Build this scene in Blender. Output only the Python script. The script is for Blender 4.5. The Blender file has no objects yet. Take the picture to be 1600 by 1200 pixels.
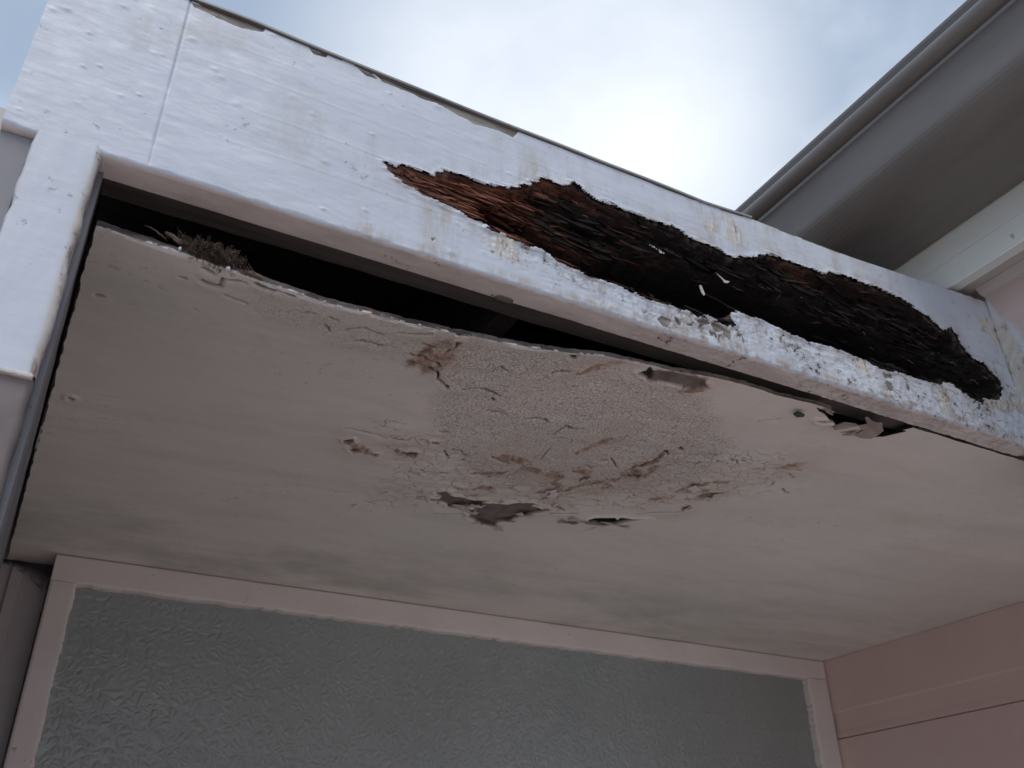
import bpy, bmesh, math, json, random
import numpy as np

S = 0.45            # metres per survey unit; all survey coordinates below are taken from the eye point
EYE = 1.75          # height of the eye point above the ground, metres
scn = bpy.context.scene
col = scn.collection

# ------------------------------------------------------------------ camera
cam_d = bpy.data.cameras.new('camera'); cam = bpy.data.objects.new('camera', cam_d); col.objects.link(cam)
scn.camera = cam
cam_d.sensor_width = 36.0; cam_d.lens = 1413.89 / 1600 * 36.0
cam_d.clip_start = 0.02; cam_d.clip_end = 2000
from mathutils import Matrix, Vector
yaw, pitch, roll = math.radians(28.74122), math.radians(30.55397), math.radians(-0.89026)
fwd = Vector((math.sin(yaw)*math.cos(pitch), math.cos(yaw)*math.cos(pitch), math.sin(pitch)))
rgt = Vector((math.cos(yaw), -math.sin(yaw), 0)); upv = rgt.cross(fwd)
r2 = math.cos(roll)*rgt + math.sin(roll)*upv; u2 = -math.sin(roll)*rgt + math.cos(roll)*upv
m = Matrix((r2, u2, -fwd)).transposed().to_4x4(); m.translation = Vector((0, 0, EYE)); cam.matrix_world = m
cam_d.dof.use_dof = True; cam_d.dof.focus_distance = 0.72; cam_d.dof.aperture_fstop = 15.0

# ------------------------------------------------------------------ sky and sun
SUN_EL, SUN_AZ = math.radians(58), math.radians(-158)     # azimuth from +Y towards +X: behind the photographer
w = bpy.data.worlds.new('World'); scn.world = w; w.use_nodes = True
nt = w.node_tree; nt.nodes.clear(); N = nt.nodes.new; L = nt.links.new
out = N('ShaderNodeOutputWorld'); bg = N('ShaderNodeBackground'); L(bg.outputs[0], out.inputs[0])
sky = N('ShaderNodeTexSky'); sky.sky_type = 'NISHITA'; sky.sun_disc = False
sky.sun_elevation = SUN_EL; sky.sun_rotation = SUN_AZ; sky.air_density = 1.0; sky.dust_density = 1.5; sky.ozone_density = 1.2
tc = N('ShaderNodeTexCoord'); sep = N('ShaderNodeSeparateXYZ'); L(tc.outputs['Generated'], sep.inputs[0])
mp = N('ShaderNodeMapping'); mp.inputs['Scale'].default_value = (1.0, 1.0, 1.6); mp.inputs['Location'].default_value = (0.35, 0.1, 0.2)
L(tc.outputs['Generated'], mp.inputs[0])
nz = N('ShaderNodeTexNoise'); nz.inputs['Scale'].default_value = 2.2; nz.inputs['Detail'].default_value = 7; nz.inputs['Roughness'].default_value = .5
L(mp.outputs[0], nz.inputs[0])
cr = N('ShaderNodeValToRGB'); cr.color_ramp.elements[0].position = .42; cr.color_ramp.elements[1].position = .70
cr.color_ramp.interpolation = 'EASE'
L(nz.outputs[0], cr.inputs[0])
mx = N('ShaderNodeMix'); mx.data_type = 'RGBA'
cadd = N('ShaderNodeMath'); cadd.operation = 'MAXIMUM'; L(cr.outputs[0], cadd.inputs[0]); L(cadd.outputs[0], mx.inputs[0])
veil = N('ShaderNodeMix'); veil.data_type = 'RGBA'; veil.inputs[0].default_value = .82
L(sky.outputs[0], veil.inputs[6]); veil.inputs[7].default_value = (3.3, 4.1, 5.3, 1)     # thin high veil
L(veil.outputs[2], mx.inputs[6])
# cloud brightness: brightest around the bank direction, fading away from it
dirv = N('ShaderNodeVectorMath'); dirv.operation = 'DOT_PRODUCT'
sd = (math.sin(SUN_AZ)*math.cos(SUN_EL), math.cos(SUN_AZ)*math.cos(SUN_EL), math.sin(SUN_EL)); bank = (.372, .592, .715)
L(tc.outputs['Generated'], dirv.inputs[0]); dirv.inputs[1].default_value = bank
mr = N('ShaderNodeMapRange'); mr.inputs[1].default_value = .88; mr.inputs[2].default_value = 1.0; mr.inputs[3].default_value = 0; mr.inputs[4].default_value = 1
L(dirv.outputs['Value'], mr.inputs[0])
cc = N('ShaderNodeMix'); cc.data_type = 'RGBA'; L(mr.outputs[0], cc.inputs[0])
mr2 = N('ShaderNodeMapRange'); mr2.interpolation_type = 'SMOOTHSTEP'; mr2.inputs[1].default_value = .94; mr2.inputs[2].default_value = 1.0; L(dirv.outputs['Value'], mr2.inputs[0]); mm = N('ShaderNodeMath'); mm.operation = 'MULTIPLY'; L(mr2.outputs[0], mm.inputs[0]); nr3 = N('ShaderNodeMapRange'); L(nz.outputs[0], nr3.inputs[0]); nr3.inputs[1].default_value = .3; nr3.inputs[2].default_value = .55; nr3.inputs[3].default_value = .55; L(nr3.outputs[0], mm.inputs[1]); L(mm.outputs[0], cadd.inputs[1])
cc.inputs[6].default_value = (4.5, 5.2, 6.3, 1); cc.inputs[7].default_value = (8.2, 8.6, 9.2, 1)
L(cc.outputs[2], mx.inputs[7])
L(mx.outputs[2], bg.inputs[0]); bg.inputs[1].default_value = 0.062
sl = bpy.data.lights.new('sun', 'SUN'); sl.energy = 0.75; sl.angle = math.radians(35); sl.color = (1, .95, .88)
so = bpy.data.objects.new('sun', sl); col.objects.link(so)
so.rotation_euler = Vector(sd).to_track_quat('Z', 'Y').to_euler(); so.location = (0, 0, 20)
scn.view_settings.view_transform = 'Standard'; scn.view_settings.look = 'None'
scn.view_settings.exposure = 1.08; scn.view_settings.gamma = 1; scn.view_settings.use_curve_mapping = False
scn.cycles.use_denoising = True
scn.cycles.max_bounces = 10; scn.cycles.diffuse_bounces = 6

DATA = json.loads('''{"hole":[[0.3245,1.0122],[0.3462,1.0156],[0.356,1.0218],[0.3722,1.0221],[0.3928,1.0223],[0.4136,1.0224],[0.4142,1.0356],[0.4278,1.0417],[0.4491,1.0445],[0.4708,1.0461],[0.4927,1.0451],[0.5149,1.0486],[0.5375,1.0524],[0.5558,1.0581],[0.5693,1.0628],[0.5694,1.0669],[0.5743,1.0764],[0.5872,1.0786],[0.5945,1.0887],[0.6067,1.0973],[0.6081,1.1051],[0.6143,1.1089],[0.6312,1.1087],[0.6506,1.1073],[0.6606,1.1102],[0.6736,1.1214],[0.6837,1.1229],[0.7009,1.1161],[0.7105,1.1088],[0.7253,1.1022],[0.7512,1.1059],[0.777,1.1036],[0.8033,1.1044],[0.8354,1.1044],[0.8499,1.1053],[0.8854,1.105],[0.8932,1.1115],[0.9024,1.1072],[0.9157,1.1023],[0.9368,1.0931],[0.9598,1.0945],[0.9884,1.0937],[1.0111,1.0905],[1.0278,1.085],[1.0459,1.0872],[1.0659,1.099],[1.0819,1.1033],[1.1267,1.1281],[1.1466,1.1337],[1.1711,1.1298],[1.1979,1.135],[1.2195,1.1305],[1.2533,1.1349],[1.2758,1.1321],[1.2934,1.1352],[1.3063,1.1459],[1.3113,1.1478],[1.3462,1.1501],[1.3808,1.1495],[1.417,1.1525],[1.4598,1.1511],[1.4997,1.1502],[1.5313,1.1446],[1.5576,1.134],[1.5909,1.1207],[1.6146,1.1122],[1.6297,1.101],[1.6632,1.1177],[1.6802,1.1004],[1.6776,1.0838],[1.69,1.0653],[1.7112,1.0495],[1.7414,1.0456],[1.7583,1.0284],[1.7812,1.0161],[1.7857,0.9987],[1.772,0.9768],[1.7549,0.9557],[1.7283,0.9489],[1.6984,0.9427],[1.6894,0.9257],[1.6771,0.9284],[1.6485,0.9328],[1.6227,0.9436],[1.5971,0.9543],[1.5743,0.9526],[1.5563,0.9434],[1.5175,0.9359],[1.4885,0.9337],[1.4553,0.9389],[1.412,0.9327],[1.3853,0.9337],[1.3634,0.9388],[1.3319,0.9438],[1.299,0.9427],[1.2599,0.9442],[1.2273,0.9401],[1.1968,0.942],[1.1666,0.9439],[1.1362,0.9428],[1.1081,0.9505],[1.0786,0.9494],[1.0556,0.9502],[1.0273,0.952],[1.0068,0.9481],[1.0068,0.9322],[1.0103,0.9201],[0.9985,0.9164],[0.9761,0.9146],[0.9467,0.9184],[0.9238,0.9085],[0.9146,0.9185],[0.8904,0.9159],[0.867,0.916],[0.8099,0.9155],[0.7954,0.9208],[0.7752,0.9178],[0.7609,0.923],[0.7411,0.92],[0.7269,0.924],[0.7124,0.9227],[0.6934,0.9236],[0.6795,0.9275],[0.6586,0.9313],[0.6378,0.9326],[0.6197,0.9385],[0.6062,0.9435],[0.5859,0.9434],[0.5526,0.9458],[0.5365,0.9488],[0.5191,0.9483],[0.5061,0.9519],[0.4996,0.9569],[0.4825,0.9576],[0.4676,0.9616],[0.4507,0.9684],[0.4339,0.9715],[0.4215,0.9701],[0.405,0.9732],[0.3886,0.975],[0.3742,0.9813],[0.3578,0.988],[0.3436,0.9918],[0.331,1.0037]],"deep":[[0.4621,1.0098],[0.5143,1.0263],[0.5489,1.0254],[0.5944,1.0357],[0.605,1.0174],[0.6283,1.0056],[0.6643,0.9944],[0.7158,0.993],[0.7563,1.0039],[0.7989,1.0241],[0.8705,1.0361],[0.96,1.0465],[1.0868,1.0612],[1.2168,1.0513],[1.3394,1.0519],[1.4663,1.0437],[1.5776,1.0284],[1.663,0.988],[1.7024,0.9586],[1.6332,0.964],[1.4409,0.9654],[1.2615,0.9586],[1.0958,0.9477],[0.9441,0.9421],[0.8042,0.9413],[0.7122,0.9433],[0.6372,0.954],[0.5529,0.9679],[0.4831,0.9711]],"bare":[[[0.007,1.2001],[0.0443,1.2054],[0.083,1.208],[0.1173,1.2058],[0.1165,1.1963],[0.1051,1.1911],[0.0859,1.1871],[0.0635,1.1871],[0.0441,1.1873],[0.0274,1.1904],[0.0111,1.1922]],[[0.1908,1.2017],[0.2195,1.2013],[0.216,1.1932],[0.1973,1.1902]],[[0.2936,1.2011],[0.3386,1.2023],[0.3733,1.2006],[0.4323,1.2034],[0.4699,1.2022],[0.5171,1.2007],[0.5719,1.2007],[0.5599,1.1793],[0.5447,1.1798],[0.5171,1.1804],[0.4862,1.1746],[0.4557,1.1796],[0.4328,1.185],[0.4101,1.1889],[0.3925,1.186],[0.3634,1.1893],[0.3349,1.1881],[0.3168,1.1891]],[[0.2717,1.1983],[0.2938,1.1982],[0.3056,1.1892],[0.289,1.1879]],[[0.8329,0.8773],[0.8458,0.8901],[0.8659,0.8877],[0.8633,0.8768],[0.8532,0.8675],[0.843,0.8668]],[[0.9593,0.912],[0.9752,0.9092],[0.999,0.9035],[1.0005,0.8962],[0.9925,0.8822],[0.9802,0.89],[0.9787,0.8973],[0.9615,0.892],[0.9523,0.902]],[[0.8735,0.8863],[0.8868,0.8892],[0.8844,0.8809],[0.878,0.8814]],[[0.8974,0.89],[0.9135,0.8925],[0.9099,0.8858],[0.8992,0.8843]],[[0.9234,0.9058],[0.9459,0.9129],[0.9529,0.9061],[0.9352,0.8954],[0.9258,0.8862],[0.926,0.8964]],[[0.9478,0.8904],[0.9582,0.8885],[0.9541,0.8796],[0.9477,0.8814]],[[1.1194,0.9269],[1.1295,0.9327],[1.1273,0.9226],[1.1194,0.9202]],[[1.0221,0.908],[1.026,0.8987],[1.0294,0.8868],[1.0264,0.8859],[1.0215,0.8974]],[[1.396,0.9087],[1.4106,0.9071],[1.408,0.8885],[1.3984,0.8846],[1.3922,0.8967]],[[1.3606,0.9074],[1.3719,0.9063],[1.3673,0.9023]],[[1.4556,0.9192],[1.4649,0.9161],[1.4597,0.9007],[1.4523,0.9043]],[[0.4118,0.895],[0.4197,0.898],[0.4149,0.8903]],[[0.5147,0.9075],[0.5211,0.9091],[0.5189,0.9042]],[[0.577,0.9313],[0.5825,0.9289],[0.5803,0.9268]],[[1.3888,0.9235],[1.4175,0.9285],[1.4178,0.9188],[1.4039,0.9178],[1.3924,0.9133]],[[1.9033,1.1868],[1.9209,1.1871],[1.9318,1.1631],[1.9198,1.1561],[1.9011,1.1725]],[[1.8246,1.1643],[1.8523,1.1694],[1.8326,1.1533]]],"cream":[[[1.0329,1.1843],[1.0492,1.1908],[1.0621,1.1774],[1.0764,1.1553],[1.0689,1.1313],[1.0483,1.1176],[1.023,1.1259]],[[0.968,1.1493],[1.0114,1.1635],[1.014,1.1434],[0.9941,1.1297],[0.9744,1.1339]],[[1.7655,1.1827],[1.8201,1.1933],[1.8661,1.201],[1.8934,1.1651],[1.9037,1.1211],[1.8923,1.0687],[1.8569,0.9927],[1.8237,0.9567],[1.8357,1.0372],[1.8333,1.0877],[1.8082,1.126],[1.7813,1.1509]],[[1.6984,0.9427],[1.7601,0.9586],[1.7827,0.9918],[1.807,0.9737],[1.8471,0.9717],[1.8343,0.9442],[1.7046,0.9208]],[[1.5412,0.9222],[1.5839,0.9392],[1.5772,0.8832],[1.5376,0.8734]],[[1.3149,0.9417],[1.3408,0.9407],[1.357,0.9064],[1.3409,0.8966],[1.3134,0.9136]],[[0.4934,0.9322],[0.5541,0.9531],[0.5583,0.9372],[0.5685,0.8945],[0.536,0.8949],[0.5147,0.9111]]],"speel":[[[0.7711,1.785],[0.7832,1.7688],[0.7972,1.7639],[0.8011,1.7794],[0.8168,1.7848],[0.8417,1.7813],[0.8775,1.7858],[0.8993,1.7751],[0.8973,1.7981],[0.9138,1.79],[0.9383,1.7841],[0.9578,1.7815],[0.9781,1.7608],[1.0084,1.7458],[1.0273,1.754],[1.0161,1.7658],[1.0483,1.772],[1.0605,1.7588],[1.0664,1.772],[1.0499,1.7938],[1.022,1.8214],[1.0177,1.8466],[1.0114,1.8685],[0.9914,1.8927],[0.9925,1.9229],[0.9764,1.927],[0.9559,1.9151],[0.9058,1.8929],[0.9017,1.8629],[0.9093,1.8501],[0.8952,1.8214],[0.8741,1.8274],[0.8582,1.8442],[0.8294,1.8406],[0.8128,1.8264],[0.7825,1.8367],[0.7774,1.8214],[0.7947,1.8158],[0.7959,1.8038],[0.7799,1.7939]],[[1.2953,1.1042],[1.3205,1.0914],[1.3322,1.0959],[1.3132,1.1082]],[[0.864,1.0675],[0.8961,1.0601],[0.9798,1.0654],[1.0036,1.0871],[0.9896,1.1049],[0.9326,1.0983],[0.8768,1.0963]]],"dpeel":[[[1.1855,1.7727],[1.1953,1.7584],[1.2361,1.7335],[1.2537,1.7483],[1.2504,1.7264],[1.2672,1.7227],[1.2879,1.719],[1.3255,1.7004],[1.3034,1.7189],[1.2861,1.7389],[1.2736,1.7604],[1.2614,1.7713],[1.2452,1.7938],[1.2152,1.7893],[1.1766,1.8008],[1.1505,1.8138],[1.1452,1.805],[1.1712,1.7921],[1.1932,1.7849]],[[0.8474,1.0834],[0.8546,1.0709],[0.8531,1.0531],[0.8707,1.0739],[0.8863,1.1013],[0.868,1.0894],[0.8545,1.0901]],[[0.6037,1.5831],[0.6369,1.5762],[0.6425,1.6009],[0.6324,1.6118],[0.6128,1.5996]],[[0.478,1.575],[0.491,1.5604],[0.4988,1.5764],[0.4881,1.5914]],[[0.5047,1.6198],[0.5166,1.6075],[0.5287,1.6219],[0.5208,1.6391]],[[0.549,1.6259],[0.5654,1.6191],[0.5691,1.6353],[0.5554,1.6368]],[[0.6395,1.5098],[0.6537,1.5043],[0.658,1.5194],[0.6478,1.5233]],[[0.4794,1.0533],[0.4894,1.0538],[0.507,1.0494],[0.5076,1.0552],[0.4939,1.0631],[0.4859,1.0601]],[[0.494,1.0821],[0.5007,1.0776],[0.5034,1.0857],[0.5029,1.0964]],[[0.6909,1.0605],[0.7237,1.0525],[0.7047,1.0626],[0.7104,1.0716],[0.7025,1.0711]],[[-0.0225,1.628],[-0.0139,1.6287],[-0.016,1.6419],[-0.0234,1.6434]],[[0.887,1.8612],[0.8952,1.8214],[0.9015,1.8272],[0.8989,1.8643]]],"slits":[[[[0.8163,1.9054],[0.8456,1.8981],[0.8912,1.8772]],1.2],[[[1.0568,1.8059],[1.0965,1.7797],[1.1397,1.7537]],1.8],[[[1.075,1.7497],[1.1001,1.7552]],2.0],[[[0.6858,1.6724],[0.6983,1.6838],[0.7354,1.6773],[0.7517,1.679]],1.6],[[[0.7994,1.5508],[0.8204,1.5585],[0.8445,1.5626]],1.8],[[[0.8013,1.7447],[0.8212,1.7453]],1.6],[[[0.8491,1.7689],[0.869,1.7618]],1.6],[[[0.9808,1.8932],[1.0074,1.8611],[1.0174,1.8328],[1.0479,1.7902],[1.0623,1.765]],2.4],[[[0.831,1.8442],[0.8672,1.8487],[0.8793,1.8453]],1.6],[[[0.6871,1.5508],[0.7002,1.573],[0.7141,1.584]],1.0],[[[0.4461,1.1541],[0.4724,1.1636],[0.485,1.1665],[0.4926,1.1632],[0.5115,1.1798]],1.0],[[[0.4983,1.1919],[0.5161,1.2005],[0.5269,1.2246],[0.5402,1.2329],[0.561,1.2544]],1.4],[[[0.5865,1.2479],[0.6014,1.2373],[0.6226,1.2345],[0.6423,1.243],[0.6604,1.2528]],1.4],[[[0.5968,1.1595],[0.6003,1.138],[0.6236,1.1498]],0.8],[[[0.7014,1.1362],[0.7014,1.1275],[0.7308,1.1246]],1.6],[[[0.7601,1.3416],[0.7698,1.3336],[0.7845,1.3293],[0.7976,1.3272],[0.8087,1.3339]],1.4],[[[0.8527,1.3809],[0.8522,1.3405],[0.8754,1.3442],[0.8902,1.3342]],1.6],[[[0.6737,1.3302],[0.6982,1.325],[0.719,1.3332]],0.8],[[[0.496,1.1153],[0.5011,1.0972],[0.4986,1.0826]],1.2],[[[0.8505,1.3976],[0.8802,1.3915],[0.9064,1.3942]],0.6],[[[0.6527,1.2682],[0.6642,1.2804]],1.0],[[[0.6336,1.4576],[0.6516,1.4545]],1.0],[[[0.6998,1.5341],[0.7197,1.539],[0.7442,1.5653]],0.8],[[[0.8952,1.5116],[0.887,1.4544]],0.5],[[[1.0286,1.3518],[1.0396,1.3467],[1.0493,1.3443]],1.0],[[[0.9952,1.3709],[1.0005,1.3367]],0.6],[[[1.0323,1.4452],[1.0573,1.4676],[1.0766,1.4811]],0.6],[[[1.016,1.4606],[1.0305,1.4575]],1.0],[[[1.0052,1.5003],[1.023,1.5073],[1.0249,1.4947]],1.0],[[[1.1044,1.5144],[1.1153,1.5024],[1.1503,1.5075]],1.4],[[[1.1138,1.3625],[1.1218,1.362],[1.1335,1.3744]],1.6],[[[1.1349,1.3349],[1.1489,1.3442]],2.0],[[[1.3453,1.5368],[1.352,1.5164],[1.3821,1.5015]],2.0],[[[1.3255,1.5654],[1.367,1.5447],[1.3793,1.5455]],1.2],[[[1.3845,1.5045],[1.3894,1.4641],[1.4142,1.4392]],0.6],[[[1.2724,1.6969],[1.2909,1.674],[1.3141,1.6579],[1.3482,1.6409],[1.3631,1.6244]],1.0],[[[1.2203,1.8397],[1.2423,1.7953]],1.0],[[[1.3092,1.4704],[1.3356,1.459]],1.0],[[[1.2738,1.3367],[1.2883,1.3369],[1.3,1.3464]],0.8],[[[1.1028,1.4597],[1.1309,1.4178],[1.1242,1.3719]],0.8],[[[1.4527,1.3954],[1.4602,1.4122],[1.4557,1.4311]],0.8],[[[1.4977,1.4186],[1.526,1.4297]],0.8],[[[1.4486,1.345],[1.4801,1.3619]],0.6],[[[1.4385,1.3221],[1.465,1.3216]],0.8],[[[1.4167,1.3603],[1.425,1.3403]],0.6],[[[1.4559,1.4645],[1.4809,1.4394]],0.6],[[[1.1958,1.1604],[1.2276,1.1328]],0.5],[[[1.3665,1.3218],[1.3923,1.3092]],0.5],[[[1.3392,1.1061],[1.3419,1.0781],[1.3728,1.0737]],1.2],[[[1.3872,1.1281],[1.4092,1.1075]],1.2],[[[0.1049,1.072],[0.1194,1.0785]],1.0],[[[0.1101,1.1052],[0.1283,1.1085],[0.1365,1.1023],[0.1341,1.082]],1.2],[[[0.1336,1.0825],[0.1652,1.0727]],0.8],[[[0.0812,1.1141],[0.0878,1.1138]],1.2],[[[0.146,1.1269],[0.1788,1.1294]],0.6],[[[0.1768,1.0644],[0.1916,1.0691],[0.2056,1.07],[0.2068,1.0615]],1.2],[[[0.2084,1.065],[0.2214,1.0663],[0.2328,1.0671]],1.2],[[[0.3555,1.1503],[0.3746,1.1442],[0.398,1.1492]],0.7],[[[0.4507,1.1085],[0.4773,1.1184]],0.6],[[[0.3287,1.123],[0.3522,1.1019],[0.3843,1.1132]],0.5],[[[0.4021,1.0955],[0.4504,1.0742]],0.6],[[[0.4624,1.5161],[0.5178,1.5228],[0.5529,1.5316]],0.6],[[[0.6264,1.9535],[0.6308,1.9357]],1.0],[[[0.5588,1.8876],[0.6003,1.8721]],0.5],[[[0.6504,1.8648],[0.6727,1.8394]],0.6],[[[0.1215,1.1078],[0.1311,1.1064],[0.137,1.1007],[0.1353,1.0866]],0.6],[[[0.2592,1.098],[0.2748,1.0993]],0.5],[[[0.3549,1.1511],[0.3651,1.1431],[0.3947,1.1514]],0.5],[[[0.2951,1.1251],[0.3091,1.1394]],0.5],[[[0.2951,1.0959],[0.3081,1.1027]],0.5],[[[-0.0179,1.2393],[-0.0085,1.2352]],0.8]],"stain":[[[[0.4688,1.1763],[0.4718,1.1312],[0.4847,1.1149],[0.5035,1.1669],[0.4922,1.1831]],14],[[[0.8172,1.5406],[0.856,1.5375],[0.8875,1.5543],[0.8863,1.5869],[0.9207,1.5789],[0.9593,1.5772],[0.9915,1.5864],[0.9909,1.6195],[1.0354,1.6479],[1.0489,1.6244],[1.0649,1.5834],[1.105,1.5385]],4.5],[[[0.8095,1.6482],[0.8333,1.6449],[0.8625,1.6144]],4],[[[0.9961,1.5281],[1.0346,1.5413],[1.0503,1.5823]],5],[[[0.848,1.7261],[0.879,1.7154]],3],[[[0.9894,1.6876],[1.0257,1.6783],[1.0457,1.6942],[1.0614,1.7388]],2.5],[[[1.0335,1.6447],[1.0729,1.5959],[1.1113,1.5271],[1.1053,1.4584],[1.1309,1.4178],[1.1202,1.3665]],3.5],[[[1.1087,1.5862],[1.1241,1.5827]],5],[[[1.2825,1.534],[1.3038,1.5276]],4.5],[[[1.2906,1.4963],[1.3127,1.477],[1.3485,1.4428]],4],[[[1.3453,1.5368],[1.3738,1.5056]],4],[[[1.351,1.6035],[1.3661,1.6004]],4],[[[1.2552,1.6031],[1.2923,1.5717]],3],[[[1.41,1.3161],[1.4389,1.3025]],6],[[[1.2712,1.053],[1.2904,1.0519]],5],[[[1.3511,1.1039],[1.3704,1.0949]],4],[[[0.4914,1.5824],[0.5208,1.6081],[0.5618,1.6253]],5],[[[0.5964,1.5871],[0.6362,1.5867]],4],[[[0.7547,1.1248],[0.7772,1.0942],[0.7994,1.0642]],4],[[[0.8848,1.0731],[0.9775,1.0661]],9],[[[0.9685,1.1065],[0.9992,1.089]],6],[[[0.9514,1.441],[0.9718,1.374],[0.9861,1.3716]],5],[[[1.1063,1.4894],[1.1539,1.4976],[1.1489,1.4518]],8]],"gap":[[1.2562,1.0447],[1.2771,1.0455],[1.3698,1.0446],[1.5179,1.0531],[1.4901,1.0888],[1.4651,1.1004],[1.4514,1.075],[1.4265,1.0566],[1.3919,1.0649],[1.3728,1.0737],[1.3419,1.0781],[1.3139,1.0681],[1.2879,1.0562],[1.2712,1.053]],"flaps":[[[1.3392,1.1061,0.8469],[1.3419,1.0781,0.8457],[1.3728,1.0737,0.8468],[1.3848,1.0815,0.8476],[1.3703,1.1017,0.8479],[1.3534,1.1164,0.8478]],[[1.3872,1.1281,0.8495],[1.4004,1.1027,0.849],[1.4141,1.1087,0.8498],[1.4053,1.1211,0.8499]],[[1.4166,1.1213,0.8503],[1.4091,1.0905,0.8489],[1.38,1.0771,0.8472],[1.3919,1.0649,0.8472],[1.364,1.0458,0.8456],[1.3645,1.0397,0.8456],[1.3921,1.0519,0.8468],[1.4265,1.0566,0.8487],[1.4514,1.075,0.8517],[1.4651,1.1004,0.8534],[1.4568,1.1134,0.8531],[1.4378,1.1236,0.8518]],[[1.2699,1.0567,0.8432],[1.2771,1.0489,0.8432],[1.2952,1.0617,0.8435],[1.2813,1.0631,0.8435]]],"craze":[[0.4709,1.0844],[0.5494,1.0851],[0.7191,1.0853],[0.8747,1.0972],[0.9892,1.1139],[1.1123,1.2086],[1.2188,1.2965],[1.2575,1.431],[1.1945,1.5648],[1.0433,1.661],[0.8299,1.6383],[0.675,1.5054],[0.5935,1.3563],[0.5748,1.2337],[0.5166,1.1858]],"craze2":[[0.4533,1.418],[0.6603,1.4734],[0.864,1.5813],[1.0503,1.6154],[1.0727,1.3701],[1.1565,1.3257],[1.3665,1.2235],[1.4801,1.3619],[1.4352,1.509],[1.2743,1.6776],[0.9916,1.8182],[0.8068,1.8651],[0.6557,1.9841],[0.595,1.6564]],"craze3":[[0.1757,1.0602],[0.4704,1.0593],[0.5439,1.2463],[0.4535,1.1722],[0.3283,1.1847],[0.1933,1.1308]],"ex":[-0.033,-0.0124,0.0367,0.0864,0.1298,0.1691,0.2117,0.2642,0.3268,0.3847,0.4577,0.5031,0.5511,0.5936,0.6386,0.6999,0.7629,0.8465,0.9091,0.9861,1.0644,1.1398,1.2447,1.3071,1.42,1.52,3],"ed":[0.0717,0.0723,0.0764,0.0799,0.083,0.0869,0.0889,0.0926,0.0914,0.089,0.085,0.0805,0.078,0.0726,0.0667,0.0575,0.0431,0.0386,0.033,0.0238,0.0189,0.0209,0.0149,0.0148,0.01,0.0,0.0],"over":[[1.1781,1.5514],[1.0006,1.2507],[0.9837,1.2068],[0.9532,1.1275],[0.9163,1.0055],[0.9215,0.8222],[0.9837,0.5676],[1.4234,0.7006]],"smear":[[1.0183,1.2118],[0.9839,1.1851],[0.963,1.1474],[0.9518,1.0836],[0.9449,0.9883],[0.9624,0.8708],[1.0193,0.8814],[1.1217,1.0814]],"topline":[[-0.1644,1.0951],[0.0065,1.2028],[0.1033,1.2051],[0.3195,1.1998],[0.5641,1.1985],[0.689,1.2004],[0.8048,1.2011],[0.9836,1.2005],[1.1007,1.2097],[1.385,1.2139],[1.6042,1.2282],[1.7777,1.2416],[1.8788,1.2433]]}''')
Z0 = 0.858          # underside of fascia and of the soffit where it still sits tight
rng = np.random.default_rng(7)

# ------------------------------------------------------------------ numeric helpers
def hsh(ix, iy, seed):
    h = (ix.astype(np.int64)*374761393 + iy.astype(np.int64)*668265263 + seed*144665) & 0xffffffff
    h = ((h ^ (h >> 13)) * 1274126177) & 0xffffffff
    return ((h ^ (h >> 16)) & 0xffff) / 65535.0
def vn(x, y, seed=0):
    ix = np.floor(x); iy = np.floor(y); fx = x-ix; fy = y-iy
    fx = fx*fx*fx*(fx*(fx*6-15)+10); fy = fy*fy*fy*(fy*(fy*6-15)+10)
    a = hsh(ix, iy, seed); b = hsh(ix+1, iy, seed); c = hsh(ix, iy+1, seed); d = hsh(ix+1, iy+1, seed)
    return (a*(1-fx)+b*fx)*(1-fy) + (c*(1-fx)+d*fx)*fy
def fbm(x, y, seed=0, o=4, g=.5):
    r = 0; a = 1; t = 0
    for k in range(o):
        r = r + a*vn(x*2**k+17.3*k, y*2**k+5.1*k, seed+k*31); t += a; a *= g
    return r/t
def ridge(x, y, seed=0, o=4):
    r = 0; a = 1; t = 0
    for k in range(o):
        r = r + a*(1-np.abs(2*vn(x*2**k+9.1*k, y*2**k+3.7*k, seed+k*17)-1)); t += a; a *= .55
    return r/t
def smooth(a, b, v):
    t = np.clip((v-a)/(b-a), 0, 1); return t*t*(3-2*t)
def segdist(px, py, pts, closed=False):
    P = np.array(pts, float); Q = np.roll(P, -1, 0)
    if not closed: P = P[:-1]; Q = Q[:-1]
    d = np.full(px.shape, 1e9)
    for (ax, ay), (bx, by) in zip(P, Q):
        vx, vy = bx-ax, by-ay; l = vx*vx+vy*vy+1e-12
        t = np.clip(((px-ax)*vx+(py-ay)*vy)/l, 0, 1)
        d = np.minimum(d, (px-ax-t*vx)**2+(py-ay-t*vy)**2)
    return np.sqrt(d)
def inside(px, py, pts):
    P = np.array(pts, float); Q = np.roll(P, -1, 0); r = np.zeros(px.shape, bool)
    for (ax, ay), (bx, by) in zip(P, Q):
        if ay == by: continue
        c = ((ay > py) != (by > py)) & (px < (bx-ax)*(py-ay)/(by-ay)+ax)
        r ^= c
    return r
def local(px, py, pts, pad, fn, fill):
    """evaluate fn only inside the padded box of pts"""
    P = np.array(pts, float); o = np.full(px.shape, fill)
    k = (px > P[:, 0].min()-pad) & (px < P[:, 0].max()+pad) & (py > P[:, 1].min()-pad) & (py < P[:, 1].max()+pad)
    if k.any(): o[k] = fn(px[k], py[k])
    return o
def sdf(px, py, pts, pad=.05):       # negative inside
    return local(px, py, pts, pad, lambda a, b: np.where(inside(a, b, pts), -1, 1)*segdist(a, b, pts, True), pad)

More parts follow.
